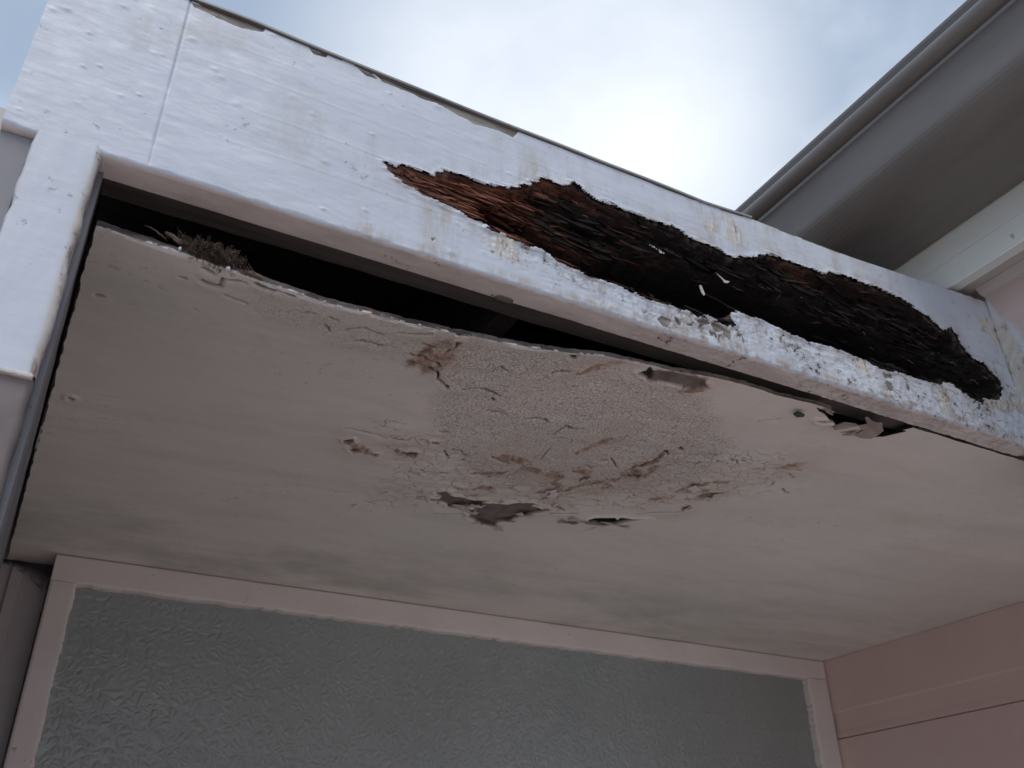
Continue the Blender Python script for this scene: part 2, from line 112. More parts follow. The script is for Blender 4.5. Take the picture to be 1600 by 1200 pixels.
# ------------------------------------------------------------------ object helpers
def W(v):
    v = np.array(v, float)*S; v[..., 2] += EYE; return v
def empty(name, loc, label, cat, group=None):
    o = bpy.data.objects.new(name, None); col.objects.link(o); o.empty_display_size = .05
    o.location = W(np.array(loc)); o['label'] = label; o['category'] = cat
    if group: o['group'] = group
    return o
def wloc(p):
    v = Vector((0, 0, 0))
    while p is not None: v += p.location; p = p.parent
    return v
def link(name, me, mat, parent, label=None, cat=None, group=None, kind=None, smooth_=False, org=None):
    o = bpy.data.objects.new(name, me); col.objects.link(o)
    me.materials.append(mat)
    if parent: o.parent = parent
    if label: o['label'] = label
    if cat: o['category'] = cat
    if group: o['group'] = group
    if kind: o['kind'] = kind
    if smooth_: me.polygons.foreach_set('use_smooth', np.ones(len(me.polygons), bool))
    return o
def mk(name, verts, faces, mat, parent=None, attrs=None, smooth_=False, **kw):
    V = W(np.array(verts, float)); org = np.array(wloc(parent)) if parent else V.mean(0)
    me = bpy.data.meshes.new(name)
    F = np.asarray(faces) if not isinstance(faces, list) else None
    if F is not None and F.ndim == 2:
        me.vertices.add(len(V)); me.vertices.foreach_set('co', (V-org).ravel())
        n = F.shape[1]; me.loops.add(F.size); me.loops.foreach_set('vertex_index', F.ravel().astype(np.int32))
        me.polygons.add(len(F)); me.polygons.foreach_set('loop_start', (np.arange(len(F))*n).astype(np.int32))
        me.update(calc_edges=True)
    else:
        me.from_pydata([tuple(v) for v in (V-org)], [], faces); me.update()
    if attrs:
        for k, a in attrs.items():
            at = me.attributes.new(k, 'FLOAT', 'POINT'); at.data.foreach_set('value', np.asarray(a, np.float32))
    me.validate()
    o = link(name, me, mat, parent, smooth_=smooth_, **kw)
    if not parent: o.location = org
    return o
def bevel_box(name, x0, x1, y0, y1, z0, z1, mat, parent=None, bev=.004, seg=2, cuts=0, jit=0, **kw):
    bm = bmesh.new(); bmesh.ops.create_cube(bm, size=1)
    for v in bm.verts:
        v.co = ((x0+x1)/2+v.co.x*(x1-x0), (y0+y1)/2+v.co.y*(y1-y0), (z0+z1)/2+v.co.z*(z1-z0))
    if bev: bmesh.ops.bevel(bm, geom=bm.edges[:], offset=bev, segments=seg, affect='EDGES', profile=.5)
    if cuts:
        ax = max(range(3), key=lambda k: (x1-x0, y1-y0, z1-z0)[k])
        for c in range(1, cuts):
            p = [x0, y0, z0]; p[ax] = p[ax]+(x1-x0, y1-y0, z1-z0)[ax]*c/cuts
            no = [0, 0, 0]; no[ax] = 1
            bmesh.ops.bisect_plane(bm, geom=bm.verts[:]+bm.edges[:]+bm.faces[:], plane_co=p, plane_no=no)
        if jit:
            for v in bm.verts:
                t = v.co[ax]*40
                for k in range(3):
                    if k != ax: v.co[k] += jit*(math.sin(t*1.3+k)+.6*math.sin(t*3.1+2*k)+.5*random.uniform(-1, 1))
    bm.verts.index_update()
    V = [tuple(v.co) for v in bm.verts]; F = [[v.index for v in f.verts] for f in bm.faces]; bm.free()
    return mk(name, V, F, mat, parent, smooth_=False, **kw)
def grid_faces(nu, nv, keep=None, flip=False):
    i = np.arange(nu*nv).reshape(nv, nu)
    a, b, c, d = i[:-1, :-1], i[:-1, 1:], i[1:, 1:], i[1:, :-1]
    F = np.stack([a, b, c, d] if not flip else [a, d, c, b], -1).reshape(-1, 4)
    if keep is not None: F = F[keep.ravel()]
    return F
def compact(V, F, attrs):
    u, inv = np.unique(F.ravel(), return_inverse=True)
    return V[u], inv.reshape(F.shape), {k: a[u] for k, a in attrs.items()}
def extrude_y(name, prof, y0, y1, mat, parent, closed=False, **kw):      # section in x-z swept along y
    n = len(prof); ys = np.linspace(y0, y1, 24)
    V = [(x, y, z) for y in ys for x, z in prof]
    F = []
    for j in range(len(ys)-1):
        for i in range(n if closed else n-1):
            k = (i+1) % n; F.append([j*n+i, j*n+k, (j+1)*n+k, (j+1)*n+i])
    if closed: F += [list(range(n)), list(range((len(ys)-1)*n, len(ys)*n))[::-1]]
    return mk(name, V, F, mat, parent, **kw)
def tubes(paths, r, sides=4):
    V = []; F = []
    for P, rr in zip(paths, r):
        P = np.array(P, float); b = len(V); n = len(P)
        for i in range(n):
            t = P[min(i+1, n-1)]-P[max(i-1, 0)]; t /= np.linalg.norm(t)+1e-9
            a = np.cross(t, [.3, .5, .81]); a /= np.linalg.norm(a)+1e-9; c = np.cross(t, a)
            q = rr*(1-.5*abs(2*i/(n-1)-1))
            for s in range(sides):
                th = 2*math.pi*s/sides; V.append(P[i]+q*(math.cos(th)*a+math.sin(th)*c))
        for i in range(n-1):
            for s in range(sides):
                F.append([b+i*sides+s, b+i*sides+(s+1) % sides, b+(i+1)*sides+(s+1) % sides, b+(i+1)*sides+s])
    return V, F

# ------------------------------------------------------------------ materials
class M:
    def __init__(s, name, rough=.6, spec=.4):
        s.m = bpy.data.materials.new(name); s.m.use_nodes = True; s.t = s.m.node_tree; s.b = s.t.nodes['Principled BSDF']
        s.b.inputs['Roughness'].default_value = rough; s.b.inputs['Specular IOR Level'].default_value = spec
        s.co = s.t.nodes.new('ShaderNodeTexCoord')
    def n(s, t, **k):
        o = s.t.nodes.new(t)
        for a, b in k.items(): setattr(o, a, b)
        return o
    def l(s, a, b): s.t.links.new(a, b)
    def set(s, inp, v):
        if hasattr(v, 'bl_idname') or isinstance(v, bpy.types.NodeSocket): s.l(v, inp)
        else: inp.default_value = (*v, 1) if isinstance(v, tuple) and len(v) == 3 and inp.type == 'RGBA' else v
    def map(s, scale=(1, 1, 1), rot=(0, 0, 0)):
        o = s.n('ShaderNodeMapping'); o.inputs['Scale'].default_value = scale; o.inputs['Rotation'].default_value = rot
        s.l(s.co.outputs['Object'], o.inputs[0]); return o.outputs[0]
    def noise(s, sc, vec=None, det=5, rough=.55, dist=0):
        o = s.n('ShaderNodeTexNoise'); o.inputs['Scale'].default_value = sc; o.inputs['Detail'].default_value = det
        o.inputs['Roughness'].default_value = rough; o.inputs['Distortion'].default_value = dist
        s.l(vec if vec is not None else s.co.outputs['Object'], o.inputs[0]); return o.outputs[0]
    def vor(s, sc, vec=None, feat='DISTANCE_TO_EDGE', rand=1):
        o = s.n('ShaderNodeTexVoronoi', feature=feat); o.inputs['Scale'].default_value = sc; o.inputs['Randomness'].default_value = rand
        s.l(vec if vec is not None else s.co.outputs['Object'], o.inputs[0]); return o.outputs[0]
    def ramp(s, v, a, b, c0=0, c1=1):
        o = s.n('ShaderNodeMapRange', interpolation_type='SMOOTHSTEP'); s.l(v, o.inputs[0])
        o.inputs[1].default_value = a; o.inputs[2].default_value = b; o.inputs[3].default_value = c0; o.inputs[4].default_value = c1; return o.outputs[0]
    def attr(s, name): return s.n('ShaderNodeAttribute', attribute_name=name).outputs['Fac']
    def math(s, op, a, b=0.0):
        o = s.n('ShaderNodeMath', operation=op); s.set(o.inputs[0], a); s.set(o.inputs[1], b); return o.outputs[0]
    def mix(s, f, a, b):
        o = s.n('ShaderNodeMix', data_type='RGBA'); s.set(o.inputs[0], f); s.set(o.inputs[6], a); s.set(o.inputs[7], b); return o.outputs[2]
    def warp(s, amt, sc, vec=None):
        nn = s.n('ShaderNodeTexNoise'); nn.inputs['Scale'].default_value = sc; v = vec if vec is not None else s.co.outputs['Object']
        s.l(v, nn.inputs[0]); a = s.n('ShaderNodeVectorMath', operation='MULTIPLY_ADD'); s.l(nn.outputs['Color'], a.inputs[0])
        a.inputs[1].default_value = (amt,)*3; s.l(v, a.inputs[2]); return a.outputs[0]
    def color(s, c): s.set(s.b.inputs['Base Color'], c)
    def bump(s, h, dist, strength=1.0, chain=None):
        o = s.n('ShaderNodeBump'); o.inputs['Distance'].default_value = dist; o.inputs['Strength'].default_value = strength
        s.set(o.inputs['Height'], h)
        if chain is not None: s.l(chain, o.inputs['Normal'])
        s.l(o.outputs[0], s.b.inputs['Normal']); return o.outputs[0]

def fascia_mat():
    m = M('weathered_white_gloss_paint', .42, .45)
    brush = m.noise(120, m.map((.12, 1, 1.6)), 6, .65)
    fine = m.noise(60, None, 6, .6)
    big = m.noise(7, m.map((.6, 1, 1)), 5, .6)
    c = m.mix(m.ramp(big, .35, .7), (.55, .605, .70), (.64, .69, .775))
    c = m.mix(m.ramp(m.noise(16, m.map((.6, 1, 1.2)), 7, .7), .48, .72, 0, .55), c, (.50, .52, .60))
    c = m.mix(m.ramp(brush, .5, .75, 0, .15), c, (.44, .475, .54))
    # fine grime speckles
    sp = m.noise(420, None, 3, .6)
    c = m.mix(m.math('MULTIPLY', m.ramp(sp, .68, .76), m.ramp(m.noise(14), .5, .7, 0, .6)), c, (.30, .27, .24))
    # stains and streaks carried on the mesh
    wn = m.noise(70, m.map((1, 1, .25)), 6, .7)
    d = m.math('MULTIPLY', m.attr('dirt'), m.ramp(wn, .38, .66))
    c = m.mix(d, c, (.40, .37, .315))
    cre = m.math('MULTIPLY', m.attr('cream'), m.ramp(m.noise(90, m.map((1, 1, .3), (0, .5, 0)), 6, .75), .3, .6, .35, 1))
    c = m.mix(m.math('MULTIPLY', cre, .8), c, (.58, .53, .445))
    crn = m.math('MULTIPLY', m.attr('cream'), m.ramp(m.noise(150, m.map((1, 1, .2), (0, .5, 0)), 6, .8), .545, .62))
    c = m.mix(crn, c, (.20, .14, .10))
    # flaking: dark bare specks near the rot
    vv = m.warp(.004, 160)
    fl = m.math('ADD', m.math('MULTIPLY', m.noise(120, m.warp(.006, 90), 6, .72), .75), m.math('MULTIPLY', m.noise(22), .25))
    k = m.math('ADD', fl, m.math('MULTIPLY', m.attr('flake'), .10))
    c = m.mix(m.ramp(k, .685, .705), c, (.085, .065, .05))
    crk = m.ramp(m.vor(60, m.warp(.02, 60)), .0, .03, 1, 0)
    crk = m.math('MULTIPLY', crk, m.ramp(m.math('MULTIPLY', m.attr('flake'), m.noise(25)), .48, .6))
    c = m.mix(crk, c, (.22, .18, .14))
    c = m.mix(m.attr('pink'), c, (.58, .47, .45))
    bare = m.mix(m.ramp(m.noise(160, m.map((.2, 1, 1))), .35, .65), (.15, .13, .115), (.29, .265, .24))
    c = m.mix(m.attr('bare'), c, bare)
    # underside grime
    under = m.mix(m.ramp(m.noise(45, m.map((.3, 1, 1)), 6, .7), .35, .7), (.70, .64, .61), (.55, .49, .46))
    under = m.mix(m.ramp(m.math('ADD', m.math('MULTIPLY', m.noise(110, vv, 5, .7), .7), m.math('MULTIPLY', m.noise(18), .3)), .60, .64), under, (.07, .045, .04))
    c = m.mix(m.attr('under'), c, under)
    m.color(c)
    m.set(m.b.inputs['Roughness'], m.ramp(fine, .3, .7, .36, .6))
    a = m.bump(m.noise(140, m.map((.10, 1, 1.5)), 5, .6), .0005, .3)
    a = m.bump(m.noise(45, m.map((.5, 1, 1)), 5, .55), .0010, .4, a)
    m.bump(m.ramp(k, .62, .69, 1, 0), .0008, .7, a)
    return m.m

def rot_mat():
    m = M('rotten_wood', .75, .3)
    g = m.map((.06, 1, 1), (0, .09, 0))
    fib = m.noise(260, g, 6, .7)
    pat = m.noise(14, m.map((.5, 1, 1)), 5, .6)
    dark = m.mix(m.ramp(fib, .4, .65), (.005, .004, .004), (.024, .015, .012))
    brown = m.mix(m.ramp(fib, .4, .66), (.05, .014, .009), (.26, .10, .06))
    c = m.mix(m.math('MULTIPLY', m.ramp(pat, .52, .72), .4), dark, brown)
    c = m.mix(m.attr('red'), c, brown)
    c = m.mix(m.math('MULTIPLY', m.attr('black'), m.ramp(m.noise(30, m.map((.3, 1, 1))), .3, .7, 1, .75)), c, m.mix(m.ramp(fib, .45, .7), (.004, .0035, .004), (.016, .012, .011)))
    tan = m.mix(m.ramp(fib, .42, .6), (.12, .05, .032), (.38, .22, .15))
    c = m.mix(m.attr('tan'), c, tan)
    c = m.mix(m.math('MULTIPLY', m.attr('rim'), m.ramp(m.noise(120), .45, .6)), c, (.12, .09, .07))
    m.color(c)
    a = m.bump(fib, .0016, .9); m.bump(m.noise(300, None, 5, .7), .0009, .7, a)
    return m.m

def soffit_mat():
    m = M('cracked_soffit_paint', .62, .3)
    mott = m.noise(2.6, m.map((1, 1.5, 1)), 5, .6)
    c = m.mix(m.ramp(mott, .35, .65), (.80, .745, .70), (.73, .70, .65))
    c = m.mix(m.ramp(m.noise(3.2, m.map((.6, 1.5, 1)), 6, .68), .46, .72, 0, .75), c, (.56, .54, .48))
    c = m.mix(m.ramp(m.noise(8, m.map((.25, 1.4, 1), (0, 0, .3)), 7, .72), .50, .70, 0, .5), c, (.56, .49, .45))
    c = m.mix(m.math('MULTIPLY', m.ramp(m.noise(120, None, 4, .7), .58, .70), m.ramp(m.noise(6), .48, .62, 0, .5)), c, (.30, .28, .25))
    c = m.mix(m.math('MULTIPLY', m.attr('mildew'), m.ramp(m.noise(4.5, m.map((.7, 1.3, 1)), 6, .7), .40, .66, 0, .55)), c, (.43, .425, .38))
    c = m.mix(m.ramp(m.noise(90, m.map((.3, 1, 1)), 5, .7), .55, .8, 0, .3), c, (.56, .48, .455))
    # crazing
    v1 = m.warp(.006, 90, m.map((1, .8, 1)))
    e1 = m.vor(300, v1); n1 = m.noise(40)
    cz = m.math('MULTIPLY', m.ramp(e1, .0, .10, 1, 0), m.ramp(m.math('ADD', m.attr('craze'), m.math('MULTIPLY', m.math('ADD', n1, m.noise(7)), .6)), .78, 1.35))
    v2 = m.warp(.03, 45, m.map((.6, 1.1, 1)))
    e2 = m.vor(85, v2)
    cz2 = m.math('MULTIPLY', m.ramp(e2, .0, .035, 1, 0), m.ramp(m.math('ADD', m.attr('craze2'), m.noise(45, None, 4, .7)), 1.1, 1.4))
    # thin flaky dashes
    ds = m.noise(160, m.map((.35, 1.2, 1)), 4, .7)
    cz3 = m.math('MULTIPLY', m.ramp(ds, .66, .70), m.attr('craze2'))
    cr = m.math('MAXIMUM', m.math('MULTIPLY', cz, .62), m.math('MAXIMUM', m.math('MULTIPLY', cz2, .8), cz3))
    pale = m.mix(m.math('MULTIPLY', m.attr('craze'), m.ramp(m.noise(9), .3, .7, 0, .3)), c, (.74, .67, .63))
    c = m.mix(cr, pale, (.13, .085, .07))
    st = m.math('MULTIPLY', m.attr('stain'), m.ramp(m.noise(75, v1, 6, .75), .33, .55))
    c = m.mix(st, c, m.mix(m.ramp(m.noise(110), .42, .62), (.36, .215, .14), (.10, .05, .033)))
    halo = m.math('MULTIPLY', m.attr('halo'), m.ramp(m.noise(20), .3, .7, .1, .5))
    c = m.mix(halo, c, (.60, .48, .40))
    c = m.mix(m.attr('peel'), c, m.mix(m.ramp(m.noise(50), .35, .65), (.15, .125, .118), (.22, .185, .17)))
    c = m.mix(m.attr('dark'), c, (.022, .019, .02))
    sp = m.noise(260, None, 2, .5)
    c = m.mix(m.ramp(sp, .80, .83), c, (.07, .05, .045))
    c = m.mix(m.math('MULTIPLY', m.attr('chip'), m.ramp(m.math('ADD', m.math('MULTIPLY', m.noise(170, m.map((.5, 1, 1)), 4, .7), .6), m.math('MULTIPLY', m.noise(11), .4)), .455, .50)), c, (.95, .95, .97))
    m.color(c)
    a = m.bump(m.noise(150, m.map((.15, 1, 1)), 5, .65), .0004, .6)
    a = m.bump(m.noise(30, None, 5, .6), .0012, .5, a)
    m.bump(m.math('SUBTRACT', 1.0, cr), .0006, .8, a)
    return m.m

def simple(name, c1, c2, sc=20, rough=.6, spec=.35, stretch=(1, 1, 1), bump=.0006, speck=None, det=5):
    m = M(name, rough, spec); n1 = m.noise(sc, m.map(stretch), det, .6)
    c = m.mix(m.ramp(n1, .33, .67), c1, c2)
    if speck: c = m.mix(m.ramp(m.noise(sc*8, None, 4, .65), .66, .74), c, speck)
    m.color(c)
    if bump: 
        a = m.bump(m.noise(sc*5, m.map(stretch), 5, .6), bump, .6); m.bump(m.noise(sc, m.map(stretch), 5, .6), bump*2, .4, a)
    return m.m

MF = fascia_mat(); MR = rot_mat(); MS = soffit_mat()
MFRAME = simple('pinkish_frame_paint', (.72, .66, .635), (.78, .72, .695), 12, .45, .4, (1, 1, 1), .0005, (.38, .31, .28))
MPINK2 = simple('faded_pink_paint', (.55, .44, .42), (.61, .50, .48), 6, .6, .3, (1, 1, 1), .0004)
MPINK = simple('pink_wall_paint', (.66, .50, .465), (.71, .55, .51), 5, .6, .3, (1, 1, 1), .0004)
MPIER = simple('shade_toned_pink_plaster', (.17, .15, .148), (.23, .205, .20), 9, .8, .2, (1, 1, 1), .0012, (.2, .16, .15))  # pink plaster darkened, the pier's shade is put into its colour
MGREY = simple('grey_painted_plaster', (.24, .24, .265), (.30, .30, .325), 10, .7, .3, (1, 1, .4), .0008, (.2, .19, .19))
MDARKW = simple('old_dark_timber', (.10, .085, .08), (.16, .14, .13), 60, .85, .2, (.1, 1, 1), .001, (.03, .03, .03))
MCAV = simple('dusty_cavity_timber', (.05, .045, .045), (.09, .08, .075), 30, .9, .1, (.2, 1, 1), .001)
MSIDE = simple('blue_grey_side_board', (.17, .18, .205), (.25, .255, .28), 20, .7, .3, (1, 1, .3), .0008, (.1, .1, .1))
MBEAD = simple('cream_worn_bead', (.52, .49, .45), (.66, .65, .63), 60, .6, .35, (1, 1, .25), .0008, (.25, .19, .15))
MFLASH = simple('dull_metal_flashing', (.22, .22, .22), (.34, .34, .33), 30, .45, .5, (.2, 1, 1), .0003, (.1, .09, .08))
MGUT = simple('grey_gutter_paint', (.150, .136, .126), (.180, .164, .152), 22, .36, .5, (1, .25, 1), .0002, (.10, .095, .085), 6)
MGUTU = MGUT
MEAVE = simple('greenish_white_eave_paint', (.66, .69, .66), (.74, .77, .75), 14, .5, .4, (1, .2, 1), .0005, (.35, .33, .3))
MEAVEU = simple('eave_underside_paint', (.46, .42, .40), (.54, .50, .48), 20, .6, .3, (1, .2, 1), .0005, (.2, .15, .13))
MBACK = simple('pale_wall_paint', (.56, .52, .52), (.62, .59, .59), 8, .6, .3, (1, 1, .5), .0004)
MNEST = simple('dry_nest_fibre', (.035, .028, .025), (.20, .155, .125), 200, .95, .1, (1, 1, 1), 0)
MTWIG = simple('splintered_wood', (.11, .075, .065), (.23, .17, .15), 120, .9, .1, (.3, 1, 1), .0004)
MFLAKE = simple('white_paint_chip', (.55, .56, .58), (.40, .38, .36), 260, .5, .4, (1, 1, 1), .0003)
MPFLAKE = simple('peeled_soffit_paint', (.40, .35, .33), (.33, .26, .23), 90, .7, .3, (.4, 1, 1), .0008, (.12, .06, .045))
MCOC = simple('dark_cocoon_silk', (.02, .03, .025), (.06, .07, .06), 120, .6, .3, (1, 1, 1), .0005)
MGROUND = simple('unseen_bounce_ground', (.50, .445, .41), (.56, .50, .465), 1.5, .9, .2, (1, 1, 1), .002)  # unseen ground, made pale and warm to bounce light onto the soffit
MREV = simple('pale_green_reveal_paint', (.62, .80, .78), (.70, .84, .82), 8, .6, .3)
MCUR = simple('brown_curtain', (.17, .12, .11), (.23, .165, .15), 9, .9, .1, (1, 1, .1), .002)
def web_mat():
    m = M('grimy_cobweb', .9, .1); m.color((.03, .032, .05))
    h = m.ramp(m.noise(90, m.map((1, 1, 1)), 6, .75), .42, .60)
    m.set(m.b.inputs['Alpha'], m.math('MAXIMUM', m.math('MULTIPLY', m.attr('dense'), .95), m.math('MULTIPLY', h, .6)))
    return m.m
MWEB = web_mat()
def glass_mat():
    m = M('obscured_glass', .12, .5)
    v = m.warp(.026, 40)
    c1 = m.vor(42, v, 'SMOOTH_F1'); e = m.vor(98, v)
    rp = m.noise(150, m.warp(.03, 20), 2, .5, 1.5)
    h = m.math('ADD', m.math('MULTIPLY', m.ramp(e, 0, .42), 1.0), m.math('MULTIPLY', rp, .45))
    nt = m.t; o = nt.nodes['Material Output']
    b = m.n('ShaderNodeBump'); b.inputs['Distance'].default_value = .0010; b.inputs['Strength'].default_value = .75; m.l(h, b.inputs['Height'])
    gr = m.n('ShaderNodeBsdfGlossy'); gr.inputs['Roughness'].default_value = .10; m.l(b.outputs[0], gr.inputs['Normal'])
    df = m.n('ShaderNodeBsdfDiffuse'); m.set(df.inputs['Color'], m.mix(m.ramp(m.noise(6), .35, .65), (.54, .575, .565), (.60, .615, .605))); m.l(b.outputs[0], df.inputs['Normal'])
    rf = m.n('ShaderNodeBsdfRefraction'); rf.inputs['IOR'].default_value = 1.12; rf.inputs['Roughness'].default_value = .12; m.set(rf.inputs['Color'], (.85, .95, .92)); m.l(b.outputs[0], rf.inputs['Normal'])
    s1 = m.n('ShaderNodeMixShader'); s1.inputs[0].default_value = .5; m.l(df.outputs[0], s1.inputs[1]); m.l(rf.outputs[0], s1.inputs[2])
    fr = m.n('ShaderNodeFresnel'); fr.inputs['IOR'].default_value = 1.65; m.l(b.outputs[0], fr.inputs['Normal'])
    s2 = m.n('ShaderNodeMixShader'); m.l(m.math('MULTIPLY_ADD', fr.outputs[0], 1.0) if False else fr.outputs[0], s2.inputs[0]); m.l(s1.outputs[0], s2.inputs[1]); m.l(gr.outputs[0], s2.inputs[2])
    m.l(s2.outputs[0], o.inputs['Surface']); return m.m
MGLASS = glass_mat()

# ------------------------------------------------------------------ ground
GZ = -EYE/S
g = mk('ground', [(-200, -200, GZ), (200, -200, GZ), (200, 200, GZ), (-200, 200, GZ)], [[0, 1, 2, 3]], MGROUND, kind='structure')

# ------------------------------------------------------------------ canopy
canopy = empty('window_canopy', (.85, 1.04, Z0), 'white timber window hood with a long rotten hole in its fascia and sagging soffit', 'window hood')

XJ, XW = .0055, 1.838
tl = DATA['topline']; tlx = [-.3]+[p[0] for p in tl[1:]]+[3]; tlz = [1.2]+[p[1] for p in tl[1:]]+[tl[-1][1]]
tlz[0] = tlz[1]
def ztop(x): return np.interp(x, tlx, tlz)
xs = np.unique(np.concatenate([np.linspace(-.168, XJ, 110), np.linspace(XJ, XW, 1250)]))
nj = 110; NF = 205
RB = .007
vs = np.linspace(0, 1, NF)
# rows: front face (top to bottom), rounded arris, underside
X = []; Y = []; Zc = []; NY = []; NZ = []; UN = []
zt = ztop(xs)
for t in vs: X.append(xs); Zc.append(zt*(1-t)+(Z0+RB)*t); Y.append(np.ones_like(xs)); NY.append(-1); NZ.append(0); UN.append(0)
for a in np.linspace(0, math.pi/2, 6)[1:]:
    X.append(xs); Y.append(np.full_like(xs, 1+RB-RB*math.cos(a))); Zc.append(np.full_like(xs, Z0+RB-RB*math.sin(a))); NY.append(-math.cos(a)); NZ.append(-math.sin(a)); UN.append(a/(math.pi/2))
for y in np.linspace(1+RB, 1.046, 24)[1:]:
    X.append(xs); Y.append(np.full_like(xs, y)); Zc.append(np.full_like(xs, Z0)); NY.append(0); NZ.append(-1); UN.append(1)
X = np.array(X); Y = np.array(Y); Zc = np.array(Zc); nr, nc = X.shape
NY = np.repeat(np.array(NY)[:, None], nc, 1); NZ = np.repeat(np.array(NZ)[:, None], nc, 1); UN = np.repeat(np.array(UN, float)[:, None], nc, 1)
# arc length down the section stands in for height when the noise is looked up
H = Zc-(Y-1)
jx = (fbm(X*60, Zc*60, 5, 3)-.5)*.010; jz = (fbm(X*60, Zc*60, 6, 3)-.5)*.008
hd = sdf(X+jx*.5, Zc+jz*.5, DATA['hole'], .16)
hd += ((fbm(X*16, (Zc+.09*X)*230, 33, 4)-.5)*.016+(fbm(X*60, (Zc+.09*X)*120, 34, 3)-.5)*.006)*smooth(.02, .0, np.abs(hd))*smooth(.10,.25,X)
hd[UN > 0] = np.maximum(hd[UN > 0], .01)
ins = -hd
# paint relief
rel = (fbm(X*9, H*22, 11, 4)-.5)*.0018 + (fbm(X*40, H*110, 12, 4)-.5)*.0006
rough = smooth(.10, 0, hd)*smooth(.30, .75, X)*smooth(1.03, .93, Zc)*(Zc < 1.2) + .35*smooth(.05, 0, hd)*smooth(.3, .6, X)
rough = np.clip(rough+smooth(.9, 1.3, X)*smooth(.95, .87, Zc)*.6+smooth(1.68, 1.78, X)*smooth(1.16, 1.0, Zc)*.7, 0, 1)
rel += rough*((ridge(X*26, H*44, 21, 4)-.55)*.006+(fbm(X*90, H*120, 22, 3)-.5)*.0014)
bl = rng.random((46, 5))
for b in bl:       # paint blisters, mostly on the left board
    bx = -.16+b[0]**1.6*.75; bz = Z0+.02+b[1]*.32; r = .0022+.0035*b[2]**2
    k = np.exp(-(((X-bx)/(r*1.6))**2+((H-bz)/r)**2)); rel += k*.0013*(.3+b[3])
# long horizontal brush laps
for z_, a_ in ((1.02, .0007), (1.09, .0006), (.95, .0006), (1.14, .0006)):
    rel += a_*.45*np.exp(-((H-(z_+.004*np.sin(X*7)))/.0025)**2)*smooth(.02, .1, X)
rel -= .0022*smooth(.25, .6, fbm(H*18, H*0, 19, 3)+.05)*np.exp(-((X-XJ-(fbm(H*14, H*0+1.5, 9, 2)-.5)*.0015)/.0012)**2)          # butt joint
edge_lift = np.exp(-(hd/.006)**2)*(hd > 0)*(.0025+.006*(fbm(X*45, Zc*45, 31, 3)-.45))
rel += edge_lift
arr = np.where((UN > 0) & (UN < 1), 1, 0)
rel += arr*(fbm(X*50, H*30, 41, 4)-.5)*.004
bare = np.zeros_like(X)
for P in DATA['bare']:
    q = sdf(X+jx*.5, Zc+jz*.5, P, .01); q[UN > 0] = 1; bare = np.maximum(bare, smooth(.0006, -.0006, q))
rel -= bare*.0022
cream = np.zeros_like(X)
for P in DATA['cream']:
    q = sdf(X+jx*1.5, Zc+jz*1.5, P, .03); cream = np.maximum(cream, smooth(.008, -.012, q))
cream[UN > 0] *= .3
rel += cream*(ridge(X*70, H*40+X*50, 51, 3)-.5)*.004
dirt = .85*np.exp(-((H-(Z0+.012))/.010)**2)*smooth(.1, .9, X+.2*fbm(X*8, H*0, 61, 3)) + .5*smooth(.06, .0, hd)*smooth(.15, .5, X)
dirt += .8*np.exp(-((X-.30-(.12*(1.0-Zc)))/.018)**2)*smooth(1.09, 1.0, Zc)+.55*np.exp(-((X-.42)/.05)**2)*smooth(1.0, .93, Zc)+.35*smooth(.03, 0, ztop(X)-Zc)*smooth(.6, 1.0, X)
dirt += .30*smooth(.56, .70, fbm(X*5, Zc*9, 66, 5))+.30*smooth(.06, .0, ztop(X)-Zc)*smooth(.45, .62, fbm(X*40, Zc*6, 67, 3))
dirt += .45*np.exp(-((X-1.0)/.03)**2)*smooth(1.02, 1.1, Zc)+.3*np.exp(-((X-.47)/.03)**2)*smooth(1.1, 1.2, Zc)
flake = np.clip(rough*1.05+.35*smooth(1.1, 1.5, X)*(Zc < .93)+.22*smooth(1.0, 1.6, X), 0, 1.15)
FY = Y+NY*rel; FZ = Zc+NZ*rel
V = np.stack([X, FY, FZ], -1).reshape(-1, 3)
at = dict(bare=bare.ravel(), cream=np.clip(cream, 0, 1).ravel(), dirt=np.clip(dirt, 0, 1).ravel(), flake=flake.ravel(), under=smooth(.35, .95, UN).ravel())
cin = (ins[:-1, :-1]+ins[1:, 1:]+ins[:-1, 1:]+ins[1:, :-1])/4
keep = cin < 0
cj = np.arange(nc-1)[None, :] < nj-1
for part, msk, lab in (('l', cj, None), ('r', ~cj, None)):
    F = grid_faces(nc, nr, keep & msk, flip=False)
    v_, f_, a_ = compact(V, F, at)
    fb = mk('fascia_board', v_, f_, MF, canopy, a_, True, label='short end board at the left corner of the fascia' if part == 'l' else 'long white fascia board eaten through by rot')
# rim of the hole: boundary paint edge given thickness by the rot surface that starts just behind it
dep = DATA['deep']; Xh, Zh = X, Zc
sub = (cin > -.006); sub[nr-30:, :] = False
dd = sdf(X+jx, Zc+jz, dep, .08)
grain = Zc+.09*(X-.8)                     # grain runs a little downhill
d0 = np.clip(ins, 0, 1)
base = .004+.016*smooth(0, .018, d0)+.010*smooth(.01, .06, d0)
base *= .35+.65*smooth(.30, .62, X)
deepf = smooth(.006, -.016, dd)
base += deepf*.12
terr = fbm(X*3.5, grain*42, 71, 5); tq = terr*9; terr = (np.floor(tq)+smooth(.0, .35, tq-np.floor(tq)))/9*.75+terr*.25
wx_ = X+(fbm(X*40, grain*60, 81, 3)-.5)*.05; wg_ = grain+(fbm(X*30, grain*90, 82, 3)-.5)*.014
ci = np.floor(wg_*75); cjx = np.floor(wx_*18+hsh(ci, ci*0, 83)*5)
blk = hsh(cjx, ci, 84); fx_ = np.abs((wx_*18+hsh(ci, ci*0, 83)*5)%1-.5)*2; fz_ = np.abs((wg_*75)%1-.5)*2
